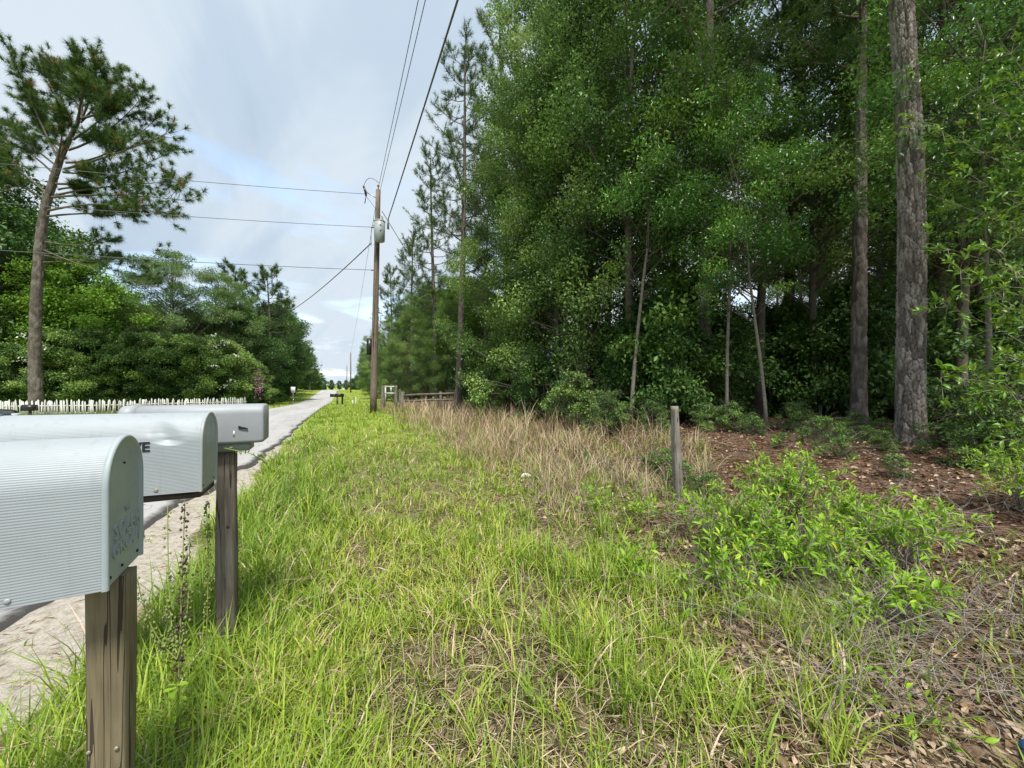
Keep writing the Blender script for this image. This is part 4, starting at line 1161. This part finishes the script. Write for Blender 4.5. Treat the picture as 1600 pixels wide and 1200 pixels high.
# creeping tendril at the grey mailbox
b = MB(); pts = np.array([P(340, 698, 2.2), P(368, 704, 2.15), P(392, 708, 2.1), P(414, 722, 2.2), P(428, 738, 2.35), P(448, 737, 2.5), P(472, 732, 2.6)])
pts = np.array([np.interp(np.linspace(0, 6, 40), np.arange(7), pts[:, k]) for k in range(3)]).T
for _ in range(4): pts[1:-1] = (pts[:-2] + 2 * pts[1:-1] + pts[2:]) / 4
t = thing('vine', 'thin leafy vine tendril hanging off the grey mailbox toward the grass', 'vine', tuple(pts[0])); o0 = pts[0].copy()
b.tube(pts - o0, np.linspace(.003, .0012, 40), 5); b.build('stem', M['green_stem'], t)
pc = leaf_piece('leaf', M['bush_leaf'], .55, .4); rg = np.random.default_rng(2)
for j in range(46):
    p = pts[rg.integers(2, 40)] - o0
    o = link('leaf', pc, t, p); o.rotation_euler = tuple(rg.uniform(-2, 2, 3)); s = rg.uniform(.014, .028); o.scale = (s, s, s)

# ------------------------------------------------------------------ fence posts, rails, far things on the right
fx, fy = at(1061, 5.2)
fp = post('fence_post', fx - .05, fx + .05, fy - .045, fy + .045, 1.30, 'post_grey', 'leaning grey weathered fence post standing alone before the wood', lean=(-.035, .02), rough=.006, seed=9, taper=.1)
# old rail fence and gate by the drive
rg = np.random.default_rng(14)
for i, (u, d, h, w, lab) in enumerate([(597, 26, 1.5, .16, 'leftmost grey post of the weathered gateway'), (602, 26.5, 1.45, .12, 'second grey post of the weathered gateway'), (618, 26, 1.5, .16, 'tall grey post right of the small gate'),
                          (628, 25, 1.15, .22, 'stout broken post right of the weathered gateway'), (688, 24, 1.0, .13, 'grey post in the middle of the dark rail fence'), (712, 21, 1.15, .12, 'dark post beside the slender pine trunk'), (624, 27, 1.25, .10, 'thin grey post behind the stout broken post')]):
    x, y = at(u, d)
    post('fence_post', x - w/2, x + w/2, y - w/2, y + w/2, gz(x, y) + h, 'post_grey', lab, lean=(rg.uniform(-.04, .04), 0), rough=.015, seed=20 + i, group='posts of the old rail fence')
t = thing('rail_fence', 'dark weathered rails running low between grey posts before the far wood', 'fence', (*at(660, 24.4), gz(*at(660, 24.4))))
ox = np.array(t.location)
for (h0, h1) in ((.92, .88), (.55, .50)):
    a = np.array([*at(632, 25), 0]); c_ = np.array([*at(712, 22.5), 0])
    a[2] = gz(a[0], a[1]) + h0; c_[2] = gz(c_[0], c_[1]) + h1
    b = MB(); b.tube(np.linspace(a, c_, 5) - ox + rg.normal(0, .01, (5, 3)), .07, 6); b.build('rail', M['post_old'], t)
t = thing('small_gate', 'small pale framed gate between the grey gateway posts', 'gate', (*at(611, 26.2), gz(*at(611, 26.2))), -YAW)
for lo, hi in (((-.42, -.03, .95), (.42, .03, 1.03)), ((-.42, -.03, 1.40), (.42, .03, 1.48))):
    b = MB(); b.box(lo, hi); b.build('rail', M['picket_paint'], t)
for x in (-.38, 0, .38):
    b = MB(); b.box((x - .04, -.025, .1 if x else 1.03), (x + .04, .025, 1.40 if x == 0 else 1.5)); b.build('stile', M['picket_paint'], t)

# far pair of black mailboxes
for i, (u, d, lab) in enumerate([(527, 44, 'far dark mailbox on a post beside the road, left of the pair'), (535, 43, 'far black mailbox post, right of the pair')]):
    x, y = at(u, d); z = gz(x, y)
    t = thing('mailbox', lab, 'mailbox', (x, y, z), 0, 'far pair of mailboxes')
    b = MB(); b.box((-.09, -.09, -.1), (.09, .09, 1.65 if i == 0 else 1.15)); b.build('post', M['post_grey' if i == 0 else 'black_paint'], t)
    pr = arch(.30, .36, 3, 10)
    V, Q, T = loft([[(x_, p[0], p[1] + .92) for p in pr] for x_ in (.15, -.75)]); link('box', mesh_np('box', V, [Q, T], M['black_paint']), t)
# road sign
x, y = at(458, 46); z = gz(x, y)
t = thing('road_sign', 'small pale rectangular road sign on a thin post, left roadside', 'sign', (x, y, z), -.3)
b = MB(); b.box((-.03, -.02, -.1), (.03, .02, 2.1)); b.build('post', M['steel'], t)
b = MB(); b.box((-.25, -.035, 1.5), (.25, -.022, 2.2)); b.build('sign_plate', M['sign_white'], t)
# small white marker posts along the verge
for i, (u, d, h, lab) in enumerate([(556, 46, .9, 'short white marker post right of the far mailboxes'), (551, 42, .55, 'shortest white marker beside the far pole'), (421, 44, .5, 'short pale marker post left of the road sign')]):
    x, y = at(u, d); t = post('marker_post', x - .07, x + .07, y - .05, y + .05, gz(x, y) + h, 'picket_paint', lab, seed=40 + i)

# ------------------------------------------------------------------ picket fence
def picket_fence(pts, label, seed):
    rg = np.random.default_rng(seed)
    t = thing('picket_fence', label, 'fence', (pts[0][0], pts[0][1], gz(*pts[0])))
    o0 = np.array(t.location)
    V = np.array([(-.043, -.011, 0), (.043, -.011, 0), (.043, -.011, .90), (0, -.011, .99), (-.043, -.011, .90), (-.043, .011, 0), (.043, .011, 0), (.043, .011, .90), (0, .011, .99), (-.043, .011, .90)])
    Qp = np.array([(0,1,6,5), (1,2,7,6), (2,3,8,7), (3,4,9,8), (4,0,5,9)]); 
    me = mesh_np('picket', V, [np.array([(4,3,2,1,0), (5,6,7,8,9)]), Qp], M['picket_weathered'], np.full(10, .5))
    for (x0, y0), (x1, y1) in zip(pts[:-1], pts[1:]):
        L_ = math.hypot(x1-x0, y1-y0); az = math.atan2(y1-y0, x1-x0); n = int(L_ / .118)
        for i in range(n):
            q = (i + .5) / n; x, y = x0 + (x1-x0)*q, y0 + (y1-y0)*q
            if rg.uniform() < .03: continue
            o = link('picket', me, t); o.location = Vector((x, y, gz(x, y) + .03 + rg.uniform(-.03, .03))) - Vector(o0)
            o.rotation_euler = (rg.normal() * .05, rg.normal() * .045, az); o.scale = (rg.uniform(.85, 1.1), 1, rg.uniform(.9, 1.07))
        for i in range(int(L_ / 2.4) + 1):
            q = min(1, i * 2.4 / L_); x, y = x0 + (x1-x0)*q, y0 + (y1-y0)*q
            b = MB(); b.box((-.05, .07, -.2), (.05, .17, .98)); o = b.build('fence_post', M['picket_paint'], t); o.location = Vector((x, y, gz(x, y))) - Vector(o0); o.rotation_euler = (0, 0, az)
        nx, ny = -(y1-y0)/L_ * .035, (x1-x0)/L_ * .035
        for h in (.25, .68):
            b = MB(); P2 = [np.array([x0 + (x1-x0)*q + nx, y0 + (y1-y0)*q + ny, gz(x0 + (x1-x0)*q, y0 + (y1-y0)*q) + h]) - o0 for q in np.linspace(0, 1, 6)]
            b.tube(P2, .035, 4); b.build('rail', M['picket_paint'], t)
A_, B_, C_ = at(-60, 22.5), at(145, 22.8), at(386, 31)
picket_fence([A_, B_], 'weathered white picket fence facing the road at the left edge', 1)
picket_fence([B_, C_], 'weathered white picket fence running along the road to the right, behind the mailboxes', 2)
x, y = at(47, 21.5)
t = thing('mailbox', 'small dark box on a post before the white picket fence', 'mailbox', (x, y, gz(x, y)))
b = MB(); b.box((-.05, -.05, -.1), (.05, .05, .45)); b.build('post', M['post_old'], t)
pr = arch(.34, .34, 3, 10); V, Q, T = loft([[(x_, p[0], p[1] + .45) for p in pr] for x_ in (.25, -.3)]); link('box', mesh_np('box', V, [Q, T], M['black_paint'], None), t)

# black car parked beyond the road, only its nose corner in the picture
def car(x, y, rz, label):
    t = thing('parked_car', label, 'car', (x, y, gz(x, y)), rz)
    prof_ = [(-2.2, .35), (-2.25, .7), (-2.15, .86), (-1.0, .98), (-.35, 1.38), (.6, 1.44), (1.3, 1.36), (1.95, 1.0), (2.2, .92), (2.25, .45), (2.15, .28), (-2.1, .25)]
    secs = []
    for yy, sx, sz in ((-.88, .96, .80), (-.84, .99, .93), (-.6, 1, 1), (.6, 1, 1), (.84, .99, .93), (.88, .96, .80)):
        secs.append([(px * sx, yy * (1 if pz < 1.05 else .82), .25 + (pz - .25) * sz) for px, pz in prof_])
    V, Q, T = loft(secs, True); link('body', mesh_np('body', V, [Q, T], M['car_black'], None, False), t)
    b = MB(); b.box((-.30, -.735, .98), (1.2, -.725, 1.28)); b.box((-.30, .725, .98), (1.2, .735, 1.28)); b.build('side_window', M['glass_dark'], t)
    b = MB(); b.add([(-.97, -.6, 1.0), (-.97, .6, 1.0), (-.38, .55, 1.385), (-.38, -.55, 1.385)], [(0, 1, 2, 3)]); b.build('windscreen', M['glass_dark'], t)
    for wx in (-1.4, 1.35):
        for wy in (-.80, .80):
            b = MB(); b.tube([(wx, wy - .11, .32), (wx, wy + .11, .32)], .32, 20); w_ = b.build('wheel', M['rubber'], t)
            b = MB(); s = 1 if wy > 0 else -1; b.tube([(wx, wy + s * .10, .32), (wx, wy + s * .115, .32)], .2, 16); b.build('rim', M['steel'], w_)
    for wy in (-.6, .6):
        b = MB(); b.box((-2.27, wy - .18, .62), (-2.19, wy + .18, .74)); b.build('headlight', M['sign_white'], t)
cx, cy = at(-128, 10.6)
car(cx - 1.0, cy + .6, R(180), 'black car across the road, only a corner showing at the left edge')

# ------------------------------------------------------------------ utility pole and wires
PU, PDp = 585, 21.0
ux, uy = at(583, PDp); uz = gz(ux, uy)
top_z = P(592, 297, PDp).z
pole = thing('utility_pole', 'tall brown wooden utility pole with a grey transformer beside the road', 'utility pole', (ux, uy, uz - .1))
o0 = np.array(pole.location)
ptop = np.array(P(591, 297, PDp)) - o0
b = MB(); zsp = np.linspace(0, 1, 12)
b.tube(zsp[:, None] * ptop, np.interp(zsp, [0, 1], [.185, .125]), 16); b.build('pole', M['pole_wood'], pole, True)
def pv(u, v_, dd=0): return np.array(P(u, v_, PDp + dd)) - o0
# transformer can
cpt = pv(593, 362, -.42)
b = MB(); b.tube([cpt + np.array([0, 0, h]) for h in (-.52, -.50, .48, .50)], [.24, .27, .29, .27], 20); tf = b.build('transformer', M['grey_paint'], pole, True)
b = MB(); b.tube([cpt + np.array([0, 0, h]) for h in (.50, .56, .60)], [.30, .30, .16], 20); b.build('lid', M['grey_paint'], tf, True)
b = MB(); b.tube([cpt + np.array([.14, 0, h]) for h in (.58, .66, .70, .76, .80, .86)], [.05, .06, .035, .055, .03, .04], 10); b.build('bushing', M['porcelain'], tf, True)
for dz_ in (.28, .0):
    b = MB(); b.box(tuple(cpt + np.array([-.02, -.30, dz_ - .04])), tuple(cpt + np.array([.06, -.272, dz_ + .04]))); b.build('number_plate', plain('plate', (.22, .24, .25), .5), tf)
b = MB(); b.box(tuple(cpt + np.array([-.08, .1, -.3])), tuple(cpt + np.array([.08, .40, .3]))); b.build('mounting_bracket', M['steel'], tf)
# top pin insulator, cut-out arm, cut-out fuse
b = MB(); b.tube([ptop + np.array([0, 0, h]) for h in (0, .18, .2, .27, .30, .34)], [.03, .03, .07, .06, .05, .02], 10); b.build('insulator', M['porcelain'], pole, True)
b = MB(); b.tube([pv(590, 311), pv(581, 305), pv(572, 300)], .03, 6); b.build('bracket_arm', M['steel'], pole)
b = MB(); b.tube([pv(568, 291), pv(571, 299), pv(572, 306)], [.05, .07, .05], 8); b.build('fuse_cutout', M['black_paint'], pole, True)
b = MB(); b.tube([pv(572, 306), pv(570, 318)], .022, 6); b.build('fuse_tube', M['black_paint'], pole)
b = MB(); b.tube(bezier(pv(568, 292), pv(574, 268), pv(592, 286), 10), .014, 5); b.build('jumper_wire', M['cable'], pole)
b = MB(); b.tube(bezier(pv(572, 307), pv(585, 322), pv(600, 345, -.3), 10), .012, 5); b.build('jumper_wire', M['cable'], pole)
b = MB(); b.tube(bezier(pv(588, 352), pv(578, 345), pv(580, 384), 10), .016, 5); b.build('jumper_wire', M['cable'], pole)
b = MB(); b.tube([pv(606, 342, -.2), pv(606.5, 358, -.2)], .06, 8); b.build('strain_clamp', M['steel'], pole)
for v_, s in ((355, .05), (422, .04)):
    b = MB(); b.tube([pv(580, v_), pv(584, v_)], s, 8); b.build('spool_insulator', M['porcelain'], pole)
bx_ = pv(578, 542); b = MB(); b.box(tuple(bx_ + np.array([-.16, -.12, -.45])), tuple(bx_ + np.array([.12, .12, .45]))); b.build('cable_box', M['black_paint'], pole)
b = MB(); b.tube([pv(589, 380, -.15), pv(583, 540, -.18)], .018, 5); b.build('riser_cable', M['cable'], pole)
def wire(label, a, c_, sag, r=.012, name='overhead_wire'):
    a = np.array(a, float); c_ = np.array(c_, float)
    t_ = np.linspace(0, 1, 24)[:, None]
    pts = a + (c_ - a) * t_; pts[:, 2] -= sag * 4 * (t_ * (1 - t_))[:, 0]
    b = MB(); b.tube(pts - a, r, 5)
    w = b.build(name, M['cable'], None, True, a)
    return tag(w, label, 'wire', 'wires on the utility pole')
pt = np.array(P(592, 290, PDp))
wire('left of the two thin wires running overhead from the pole top', pt, pt + np.array([-.25, -46, .2]), .35)
wire('right of the two thin wires running overhead from the pole top', np.array(P(594, 297, PDp)), np.array(P(594, 297, PDp)) + np.array([.0, -46, .2]), .35)
pc_ = np.array(P(606, 344, PDp - .2))
wire('thick dark cable running overhead from beside the transformer', pc_, pc_ + np.array([-.2, -46, .3]), .35, .026)
for (u, v_, ul, vl, lab, r) in ((570, 303, 180, 263, 'topmost wire crossing the road to the left', .012), (582, 355, 180, 321, 'middle wire crossing the road to the left', .012), (584, 422, 180, 393, 'lowest wire crossing the road to the left', .014)):
    a = np.array(P(u, v_, PDp)); c_ = np.array(P(ul, vl, 15.2)); c2 = a + (c_ - a) * 2.6
    w = wire(lab, a, c2, .25, r)
a = np.array(P(580, 380, PDp)); c_ = np.array(P(455, 480, 44))
wire('thick service drop slanting down left to the far trees', a, a + (c_ - a) * 1.35, .5, .032)
wire('guy wire slanting from the transformer down right into the pines', np.array(P(597, 330, PDp)), np.array(P(640, 400, PDp + 5)), .02, .018)
# farther poles
prev = np.array(P(592, 290, PDp))
for i, (u, d, h, lab) in enumerate([(548, 88, 9.2, 'nearer of the two thin far utility poles'), (542, 135, 9.2, 'farther of the two thin far utility poles')]):
    x, y = at(u, d); z = gz(x, y)
    t = thing('utility_pole', lab, 'utility pole', (x, y, z - .1), 0, 'far utility poles')
    b = MB(); b.tube([(0, 0, 0), (0, 0, h)], [.15, .11], 8); b.build('pole', M['pole_wood'], t, True)
    b = MB(); b.tube([(0, 0, h), (0, 0, h + .25)], [.06, .03], 6); b.build('insulator', M['porcelain'], t)
    c_ = np.array([x, y, z + h + .1])
    wire('thin wire along the verge to the ' + ('first' if i == 0 else 'second') + ' far pole', prev, c_, .5, .012)
    prev = c_
x0 = np.array(P(737, 590, 20)); x1 = np.array(P(757, 634, 20))
b = MB(); b.tube([x0 - x0, x1 - x0], .025, 6); g = b.build('guy_guard', M['yellow'], None, True, x0)
tag(g, 'slanting yellow guy wire guard before the near wood', 'guy guard')

# ------------------------------------------------------------------ grass and litter
def blades(base, az, lean_, h, w, var, rg, droop=.6, nseg=3):
    """curved tapering blades: base (n,3), azimuth, outward lean, height, width"""
    n = len(base)
    out = np.stack([np.cos(az), np.sin(az), np.zeros(n)], 1)
    side = np.stack([-np.sin(az + rg.normal(0, .5, n)), np.cos(az), np.zeros(n)], 1) * w[:, None] * .5
    Vs = []
    for k in range(nseg + 1):
        t = k / nseg
        c = base + out * (lean_ * h * (t ** 1.7))[:, None] + np.array([0, 0, 1.]) * (h * (t - droop * .5 * np.minimum(lean_, 1.4) * t ** 2.6))[:, None]
        wk = [1.0, .9, .62, 0][k] if nseg == 3 else [1, .75, 0][k]
        if k < nseg: Vs += [c - side * wk, c + side * wk]
        else: Vs += [c]
    m = 2 * nseg + 1
    V = np.stack(Vs, 1).reshape(-1, 3)
    o = (np.arange(n) * m)[:, None]
    Qs = [o + np.array([[2*k, 2*k+1, 2*k+3, 2*k+2]]) for k in range(nseg - 1)]
    T = o + np.array([[2*nseg-2, 2*nseg-1, 2*nseg]])
    return V, np.concatenate(Qs), T, np.repeat(var, m)
def polar(rg, n, r0, r1, u0, u1, power=1.0):
    """points on the ground in a fan before the camera, denser close by"""
    t = rg.uniform(size=n)
    d = r0 * (r1 / r0) ** t
    ang = rg.uniform(math.atan((u0-800)/601), math.atan((u1-800)/601), n) + YAW
    return np.sin(ang) * d, np.cos(ang) * d, d
def grass_patch(name, label, n_clump, r0, r1, u0, u1, mask, hfun, per, seed, mat='grass', varf=None, wmul=1.0, lean0=.55, cat='grass', nseg=3):
    rg = np.random.default_rng(seed)
    x, y, d = polar(rg, n_clump, r0, r1, u0, u1)
    p = mask(x, y)
    k = rg.uniform(size=n_clump) < p
    x, y, d = x[k], y[k], d[k]
    n = rg.integers(max(2, per // 2), per + per // 2, len(x))
    idx = np.repeat(np.arange(len(x)), n); N_ = len(idx)
    cl = (.02 + .004 * d)[idx]
    bx, by = x[idx] + rg.normal(size=N_) * cl, y[idx] + rg.normal(size=N_) * cl
    base = np.stack([bx, by, ground_z(bx, by) - .01], 1)
    hc = hfun(x, y, rg)[idx]
    h = hc * rg.uniform(.45, 1.15, N_)
    caz = rg.uniform(0, 6.28, len(x))[idx]
    az = caz + rg.normal(0, 1.5, N_)
    ln = np.abs(rg.normal(lean0, .3, N_))
    w = (.0048 + .0012 * d[idx]) * rg.uniform(.7, 1.35, N_) * wmul
    cv = (varf(x, y, rg) if varf else rg.normal(.4, .12, len(x)))[idx]
    var = np.clip(cv + rg.normal(0, .09, N_), 0, .74 if mat == 'grass' else 1)
    dead = rg.uniform(size=N_) < .13
    var[dead] = rg.uniform(.8, 1, dead.sum()) if mat == 'grass' else rg.uniform(.9, 1, dead.sum()); ln[dead] += .5; h[dead] *= .8
    V, Q, T, vv = blades(base, az, ln, h, w, var, rg, nseg=nseg)
    o = link(name, mesh_np(name, V, [Q, T], M[mat], vv))
    return tag(o, label, cat, kind='stuff')
def verge(x, y):
    m = sst(-.02, .12, x - sand_edge(y)) * sst(4.9, 2.3, x + .5 * wob(x, y, 1.1, 2))
    thin = .16 + .50 * sst(3.5, 8, y) + (.84 - .50 * sst(3.5, 8, y)) * sst(-.3, .35, wob(x, y, .9, 5)) 
    lush = sst(.6, -.6, x)
    return np.clip(m * np.maximum(thin, lush), 0, 1)
def vh(x, y, rg):
    lush = sst(.5, -.7, x) * sst(12, 5, y)
    return (.14 + .13 * sst(-.5, .6, wob(x, y, .8, 1)) + .17 * lush) * rg.uniform(.5, 1.35, len(x))
def vv_(x, y, rg):
    return np.clip(.46 + .16 * wob(x, y, .5, 3) - .14 * sst(.4, -.7, x) + rg.normal(0, .11, len(x)), .05, .74)
grass_patch('verge_grass', 'yellow green grass of the wide roadside verge', 25000, .55, 36, -60, 1350, verge, vh, 9, 101, varf=vv_)
grass_patch('far_grass', 'mown green grass of the far verges beside the road', 5000, 22, 120, 300, 700,
            lambda x, y: ((x > road_r(y) + .15) & (x < 5)) | ((x < road_l(y) - .2) & (x > -13)), lambda x, y, rg: rg.uniform(.10, .26, len(x)), 7, 102, varf=lambda x, y, rg: rg.normal(.46, .09, len(x)), nseg=2)
grass_patch('left_grass', 'mown grass between the road and the picket fence', 3500, 9, 34, -100, 460,
            lambda x, y: (x < road_l(y) - .2).astype(float), lambda x, y, rg: rg.uniform(.10, .24, len(x)), 7, 103, varf=lambda x, y, rg: rg.normal(.40, .09, len(x)), nseg=2)
def drymask(x, y):
    return np.clip(sst(2.0, 3.4, x + .5 * wob(x, y, 1.1, 2)) * sst(7.6, 5.4, x - .04 * y) * sst(3.3, 5.2, y) * (.35 + .65 * sst(-.2, .4, wob(x, y, .8, 7))), 0, 1)
grass_patch('dry_grass', 'tall tan dead grass in a strip before the wood', 5200, 4.2, 30, 560, 1120, drymask,
            lambda x, y, rg: (rg.uniform(.30, .85, len(x)) + .45 * (rg.uniform(size=len(x)) > .82)) * (.6 + .4 * sst(5, 8, y)), 9, 104, 'dry_grass', lambda x, y, rg: rg.normal(.55, .2, len(x)), .75, .6)
def thatch_mask(x, y): return sst(-.9, .3, x) * sst(6.4, 4.6, x)
rgt = np.random.default_rng(105)
def scatter_flat(name, label, n, r0, r1, u0, u1, mask, ln, wd, mat, seed, tilt=.25, cat='litter', zoff=.012, var=(.0, 1.0)):
    rg = np.random.default_rng(seed)
    x, y, d = polar(rg, n, r0, r1, u0, u1)
    k = rg.uniform(size=n) < mask(x, y); x, y, d = x[k], y[k], d[k]; n = len(x)
    C = np.stack([x, y, ground_z(x, y) + rg.uniform(.004, zoff, n)], 1)
    az = rg.uniform(0, 6.28, n)
    D = unit(np.stack([np.cos(az), np.sin(az), rg.normal(0, tilt, n)], 1))
    L_ = ln * rg.uniform(.5, 1.4, n) * (1 + .03 * d)
    V, T, vv = leaves(C, D, L_, wd * rg.uniform(.7, 1.3, n) * (1 + .10 * d), rg.uniform(*var, n), rg, fold=.3)
    o = link(name, mesh_np(name, V, T, M[mat], vv)); return tag(o, label, cat, kind='stuff')
M['needle_litter'] = leaf_mat('needle_litter', [(0, (.085, .045, .03)), (.5, (.19, .10, .062)), (.85, (.32, .20, .13)), (1, (.44, .34, .24))], .05, .8, .15)
M['leaf_litter'] = leaf_mat('leaf_litter', [(0, (.12, .07, .04)), (.5, (.27, .18, .11)), (1, (.50, .40, .29))], .05, .7, .2)
M['straw'] = leaf_mat('straw', [(0, (.26, .19, .11)), (.6, (.45, .36, .24)), (1, (.62, .54, .40))], .1, .8, .1)
litm = lambda x, y: sst(3.2, 5.0, x + .6 * wob(x, y, .7) + .8 * sst(6, 2, y))
scatter_flat('pine_needle_litter', 'rusty pine needles carpeting the forest floor', 60000, 1.6, 20, 820, 1800, litm, .13, .0035, 'needle_litter', 201)
scatter_flat('leaf_litter', 'dry brown fallen leaves under the bushes and trees', 22000, 1.2, 16, 760, 1800, lambda x, y: sst(1.5, 3.2, x + .5 * wob(x, y, .9, 3) + .8 * sst(2.6, .8, y)), .055, .022, 'leaf_litter', 202, .35, zoff=.03)
scatter_flat('straw_thatch', 'flattened straw between the grass clumps', 52000, .55, 16, -60, 1500, lambda x, y: sst(-1.3, -.6, x) * sst(5.5, 4, x), .13, .0030, 'straw', 203, .30, zoff=.03)
scatter_flat('sand_debris', 'dry grass bits and needles on the sandy edge', 5000, 1.2, 14, -80, 460, lambda x, y: ((x > -2.2) & (x < -1.0)) * (.25 + .75 * sst(.0, .5, wob(x, y, 2, 4))), .07, .004, 'straw', 204, .12, zoff=.01, var=(0, .7))
# ragged weeds at the broken asphalt edge
grass_patch('edge_weeds', 'sparse weeds along the broken asphalt edge', 900, 2.2, 14, -80, 460, lambda x, y: np.exp(-((x - road_r(y) - .12) / .14) ** 2) * sst(-.1, .4, wob(x, y, 1.2, 9)), lambda x, y, rg: rg.uniform(.05, .14, len(x)), 7, 106, varf=lambda x, y, rg: rg.normal(.3, .15, len(x)))
# grass in and before the bushes, sparse on the litter
grass_patch('litter_grass', 'sparse tufts of grass growing through the leaf litter', 2800, 1.3, 9, 850, 1800, lambda x, y: sst(2.0, 3.2, x) * .4 * sst(7, 5, x), lambda x, y, rg: rg.uniform(.08, .26, len(x)), 9, 107, varf=lambda x, y, rg: rg.normal(.42, .13, len(x)))

grass_patch('strip_weeds', 'green grass tufts mixed into the tan strip', 800, 4, 26, 600, 1120, lambda x, y: drymask(x, y) * .6, lambda x, y, rg: rg.uniform(.15, .4, len(x)), 8, 108, varf=lambda x, y, rg: rg.normal(.5, .12, len(x)))
grass_patch('seed_stems', 'scattered tall dry grass stems standing above the verge', 420, 1.3, 9, 350, 1300, lambda x, y: sst(-.3, .8, x) * sst(4.6, 3.2, x) * .5, lambda x, y, rg: rg.uniform(.28, .55, len(x)), 2, 109, 'dry_grass', lambda x, y, rg: rg.normal(.7, .12, len(x)), .55, .3)
for u, d, h, lab, sd, mt in ((862, 1.82, .09, 'small yellow leaved weed in the grass near the lower edge', 71, 'yellow_leaf'), (1440, 1.72, .14, 'small feathery green weed by the litter in the lower right', 72, 'bush_leaf'),
                             (1330, 1.95, .15, 'small green weed between grass and litter in the lower right', 73, 'bush_leaf'), (990, 3.1, .22, 'yellow green weed clump in the middle of the verge', 74, 'bush_leaf'), (930, 4.6, .32, 'light green weed clump at the edge of the brown weeds', 75, 'bush_leaf'), (1000, 4.3, .34, 'light green weed clump left of the grey fence post', 76, 'bush_leaf')):
    x, y = at(u, d); rw = np.random.default_rng(sd)
    leafy('weed', lab, 'weed', (x, y, gz(x, y)), shoots(rw, 2 if mt == 'yellow_leaf' else 5 if d < 2.5 else 12, h * .7, h * .7, h, 5 if mt == 'yellow_leaf' else 7, .003), .028 if mt == 'yellow_leaf' else .042 if d < 2.5 else .06, mt, sd, w=.34, max_parts=120, group='weeds in the verge', stem_mat='green_stem')
# dead twigs and brambles in the thicket
def twigs(name, label, n, area, hmax, seed, rad=.0028):
    rg = np.random.default_rng(seed); b = MB(); 
    (u0, u1, d0, d1) = area
    x0, y0 = at((u0+u1)/2, (d0+d1)/2); o0 = np.array([x0, y0, gz(x0, y0)])
    for i in range(n):
        x, y = at(rg.uniform(u0, u1), rg.uniform(d0, d1))
        s = np.array([x, y, gz(x, y) + rg.uniform(0, .12)])
        d = unit(np.array([rg.normal(), rg.normal(), rg.uniform(.05, .8)])); L_ = rg.uniform(.2, .75)
        e = s + d * L_; e[2] = min(e[2], gz(x, y) + hmax)
        b.tube(bezier(s - o0, (s+e)/2 - o0 + rg.normal(0, .06, 3), e - o0, 6), np.linspace(rad, .001, 6), 4, False)
        for k in range(2):
            m_ = s + (e-s) * rg.uniform(.3, .8); f_ = m_ + unit(d + rg.normal(size=3) * .7) * L_ * .35
            b.tube(np.array([m_, (m_+f_)/2 + rg.normal(0, .02, 3), f_]) - o0, np.linspace(rad * .6, .0008, 3), 3, False)
    o = b.build(name, M['twig'], None, False, o0); return tag(o, label, 'twigs', kind='stuff')
twigs('dead_twigs', 'grey dead twigs tangled under the sunny bushes', 330, (1030, 1560, 2.5, 4.6), .5, 61)
twigs('dead_brush', 'grey dead brush at the edge of the tan grass by the post', 170, (830, 1090, 4.4, 7.5), .7, 62)
twigs('forest_twigs', 'bare thin twigs standing on the forest floor', 120, (880, 1600, 6.0, 10), 1.1, 63, .005)
twigs('corner_twigs', 'grey twigs lying on the litter in the lower right corner', 260, (1250, 1700, 1.7, 2.8), .25, 64)

# small litter
x, y = at(822, 6.5)
b = MB(); b.tube([(-.09, 0, .03), (-.03, .01, .05), (.04, 0, .045), (.09, -.01, .03)], [.02, .045, .04, .015], 8)
tag(b.build('paper_scrap', M['litter_white'], None, False, (x, y, gz(x, y))), 'crumpled white paper scrap among the brown weeds', 'litter')
x, y = at(1618, 1.63)
t = thing('drink_can', 'blue and white crushed can in the lower right corner', 'can', (x, y, gz(x, y) + .035), .5)
b = MB(); b.tube([(-.06, 0, 0), (-.055, 0, 0), (-.02, .004, .003), (.02, -.004, -.002), (.055, 0, 0), (.06, 0, 0)], [.024, .033, .030, .032, .033, .024], 18); b.build('can_body', M['can_blue'], t, True)
b = MB(); b.tube([(-.062, 0, 0), (-.0605, 0, 0)], .023, 16); b.build('lid', M['steel'], t)
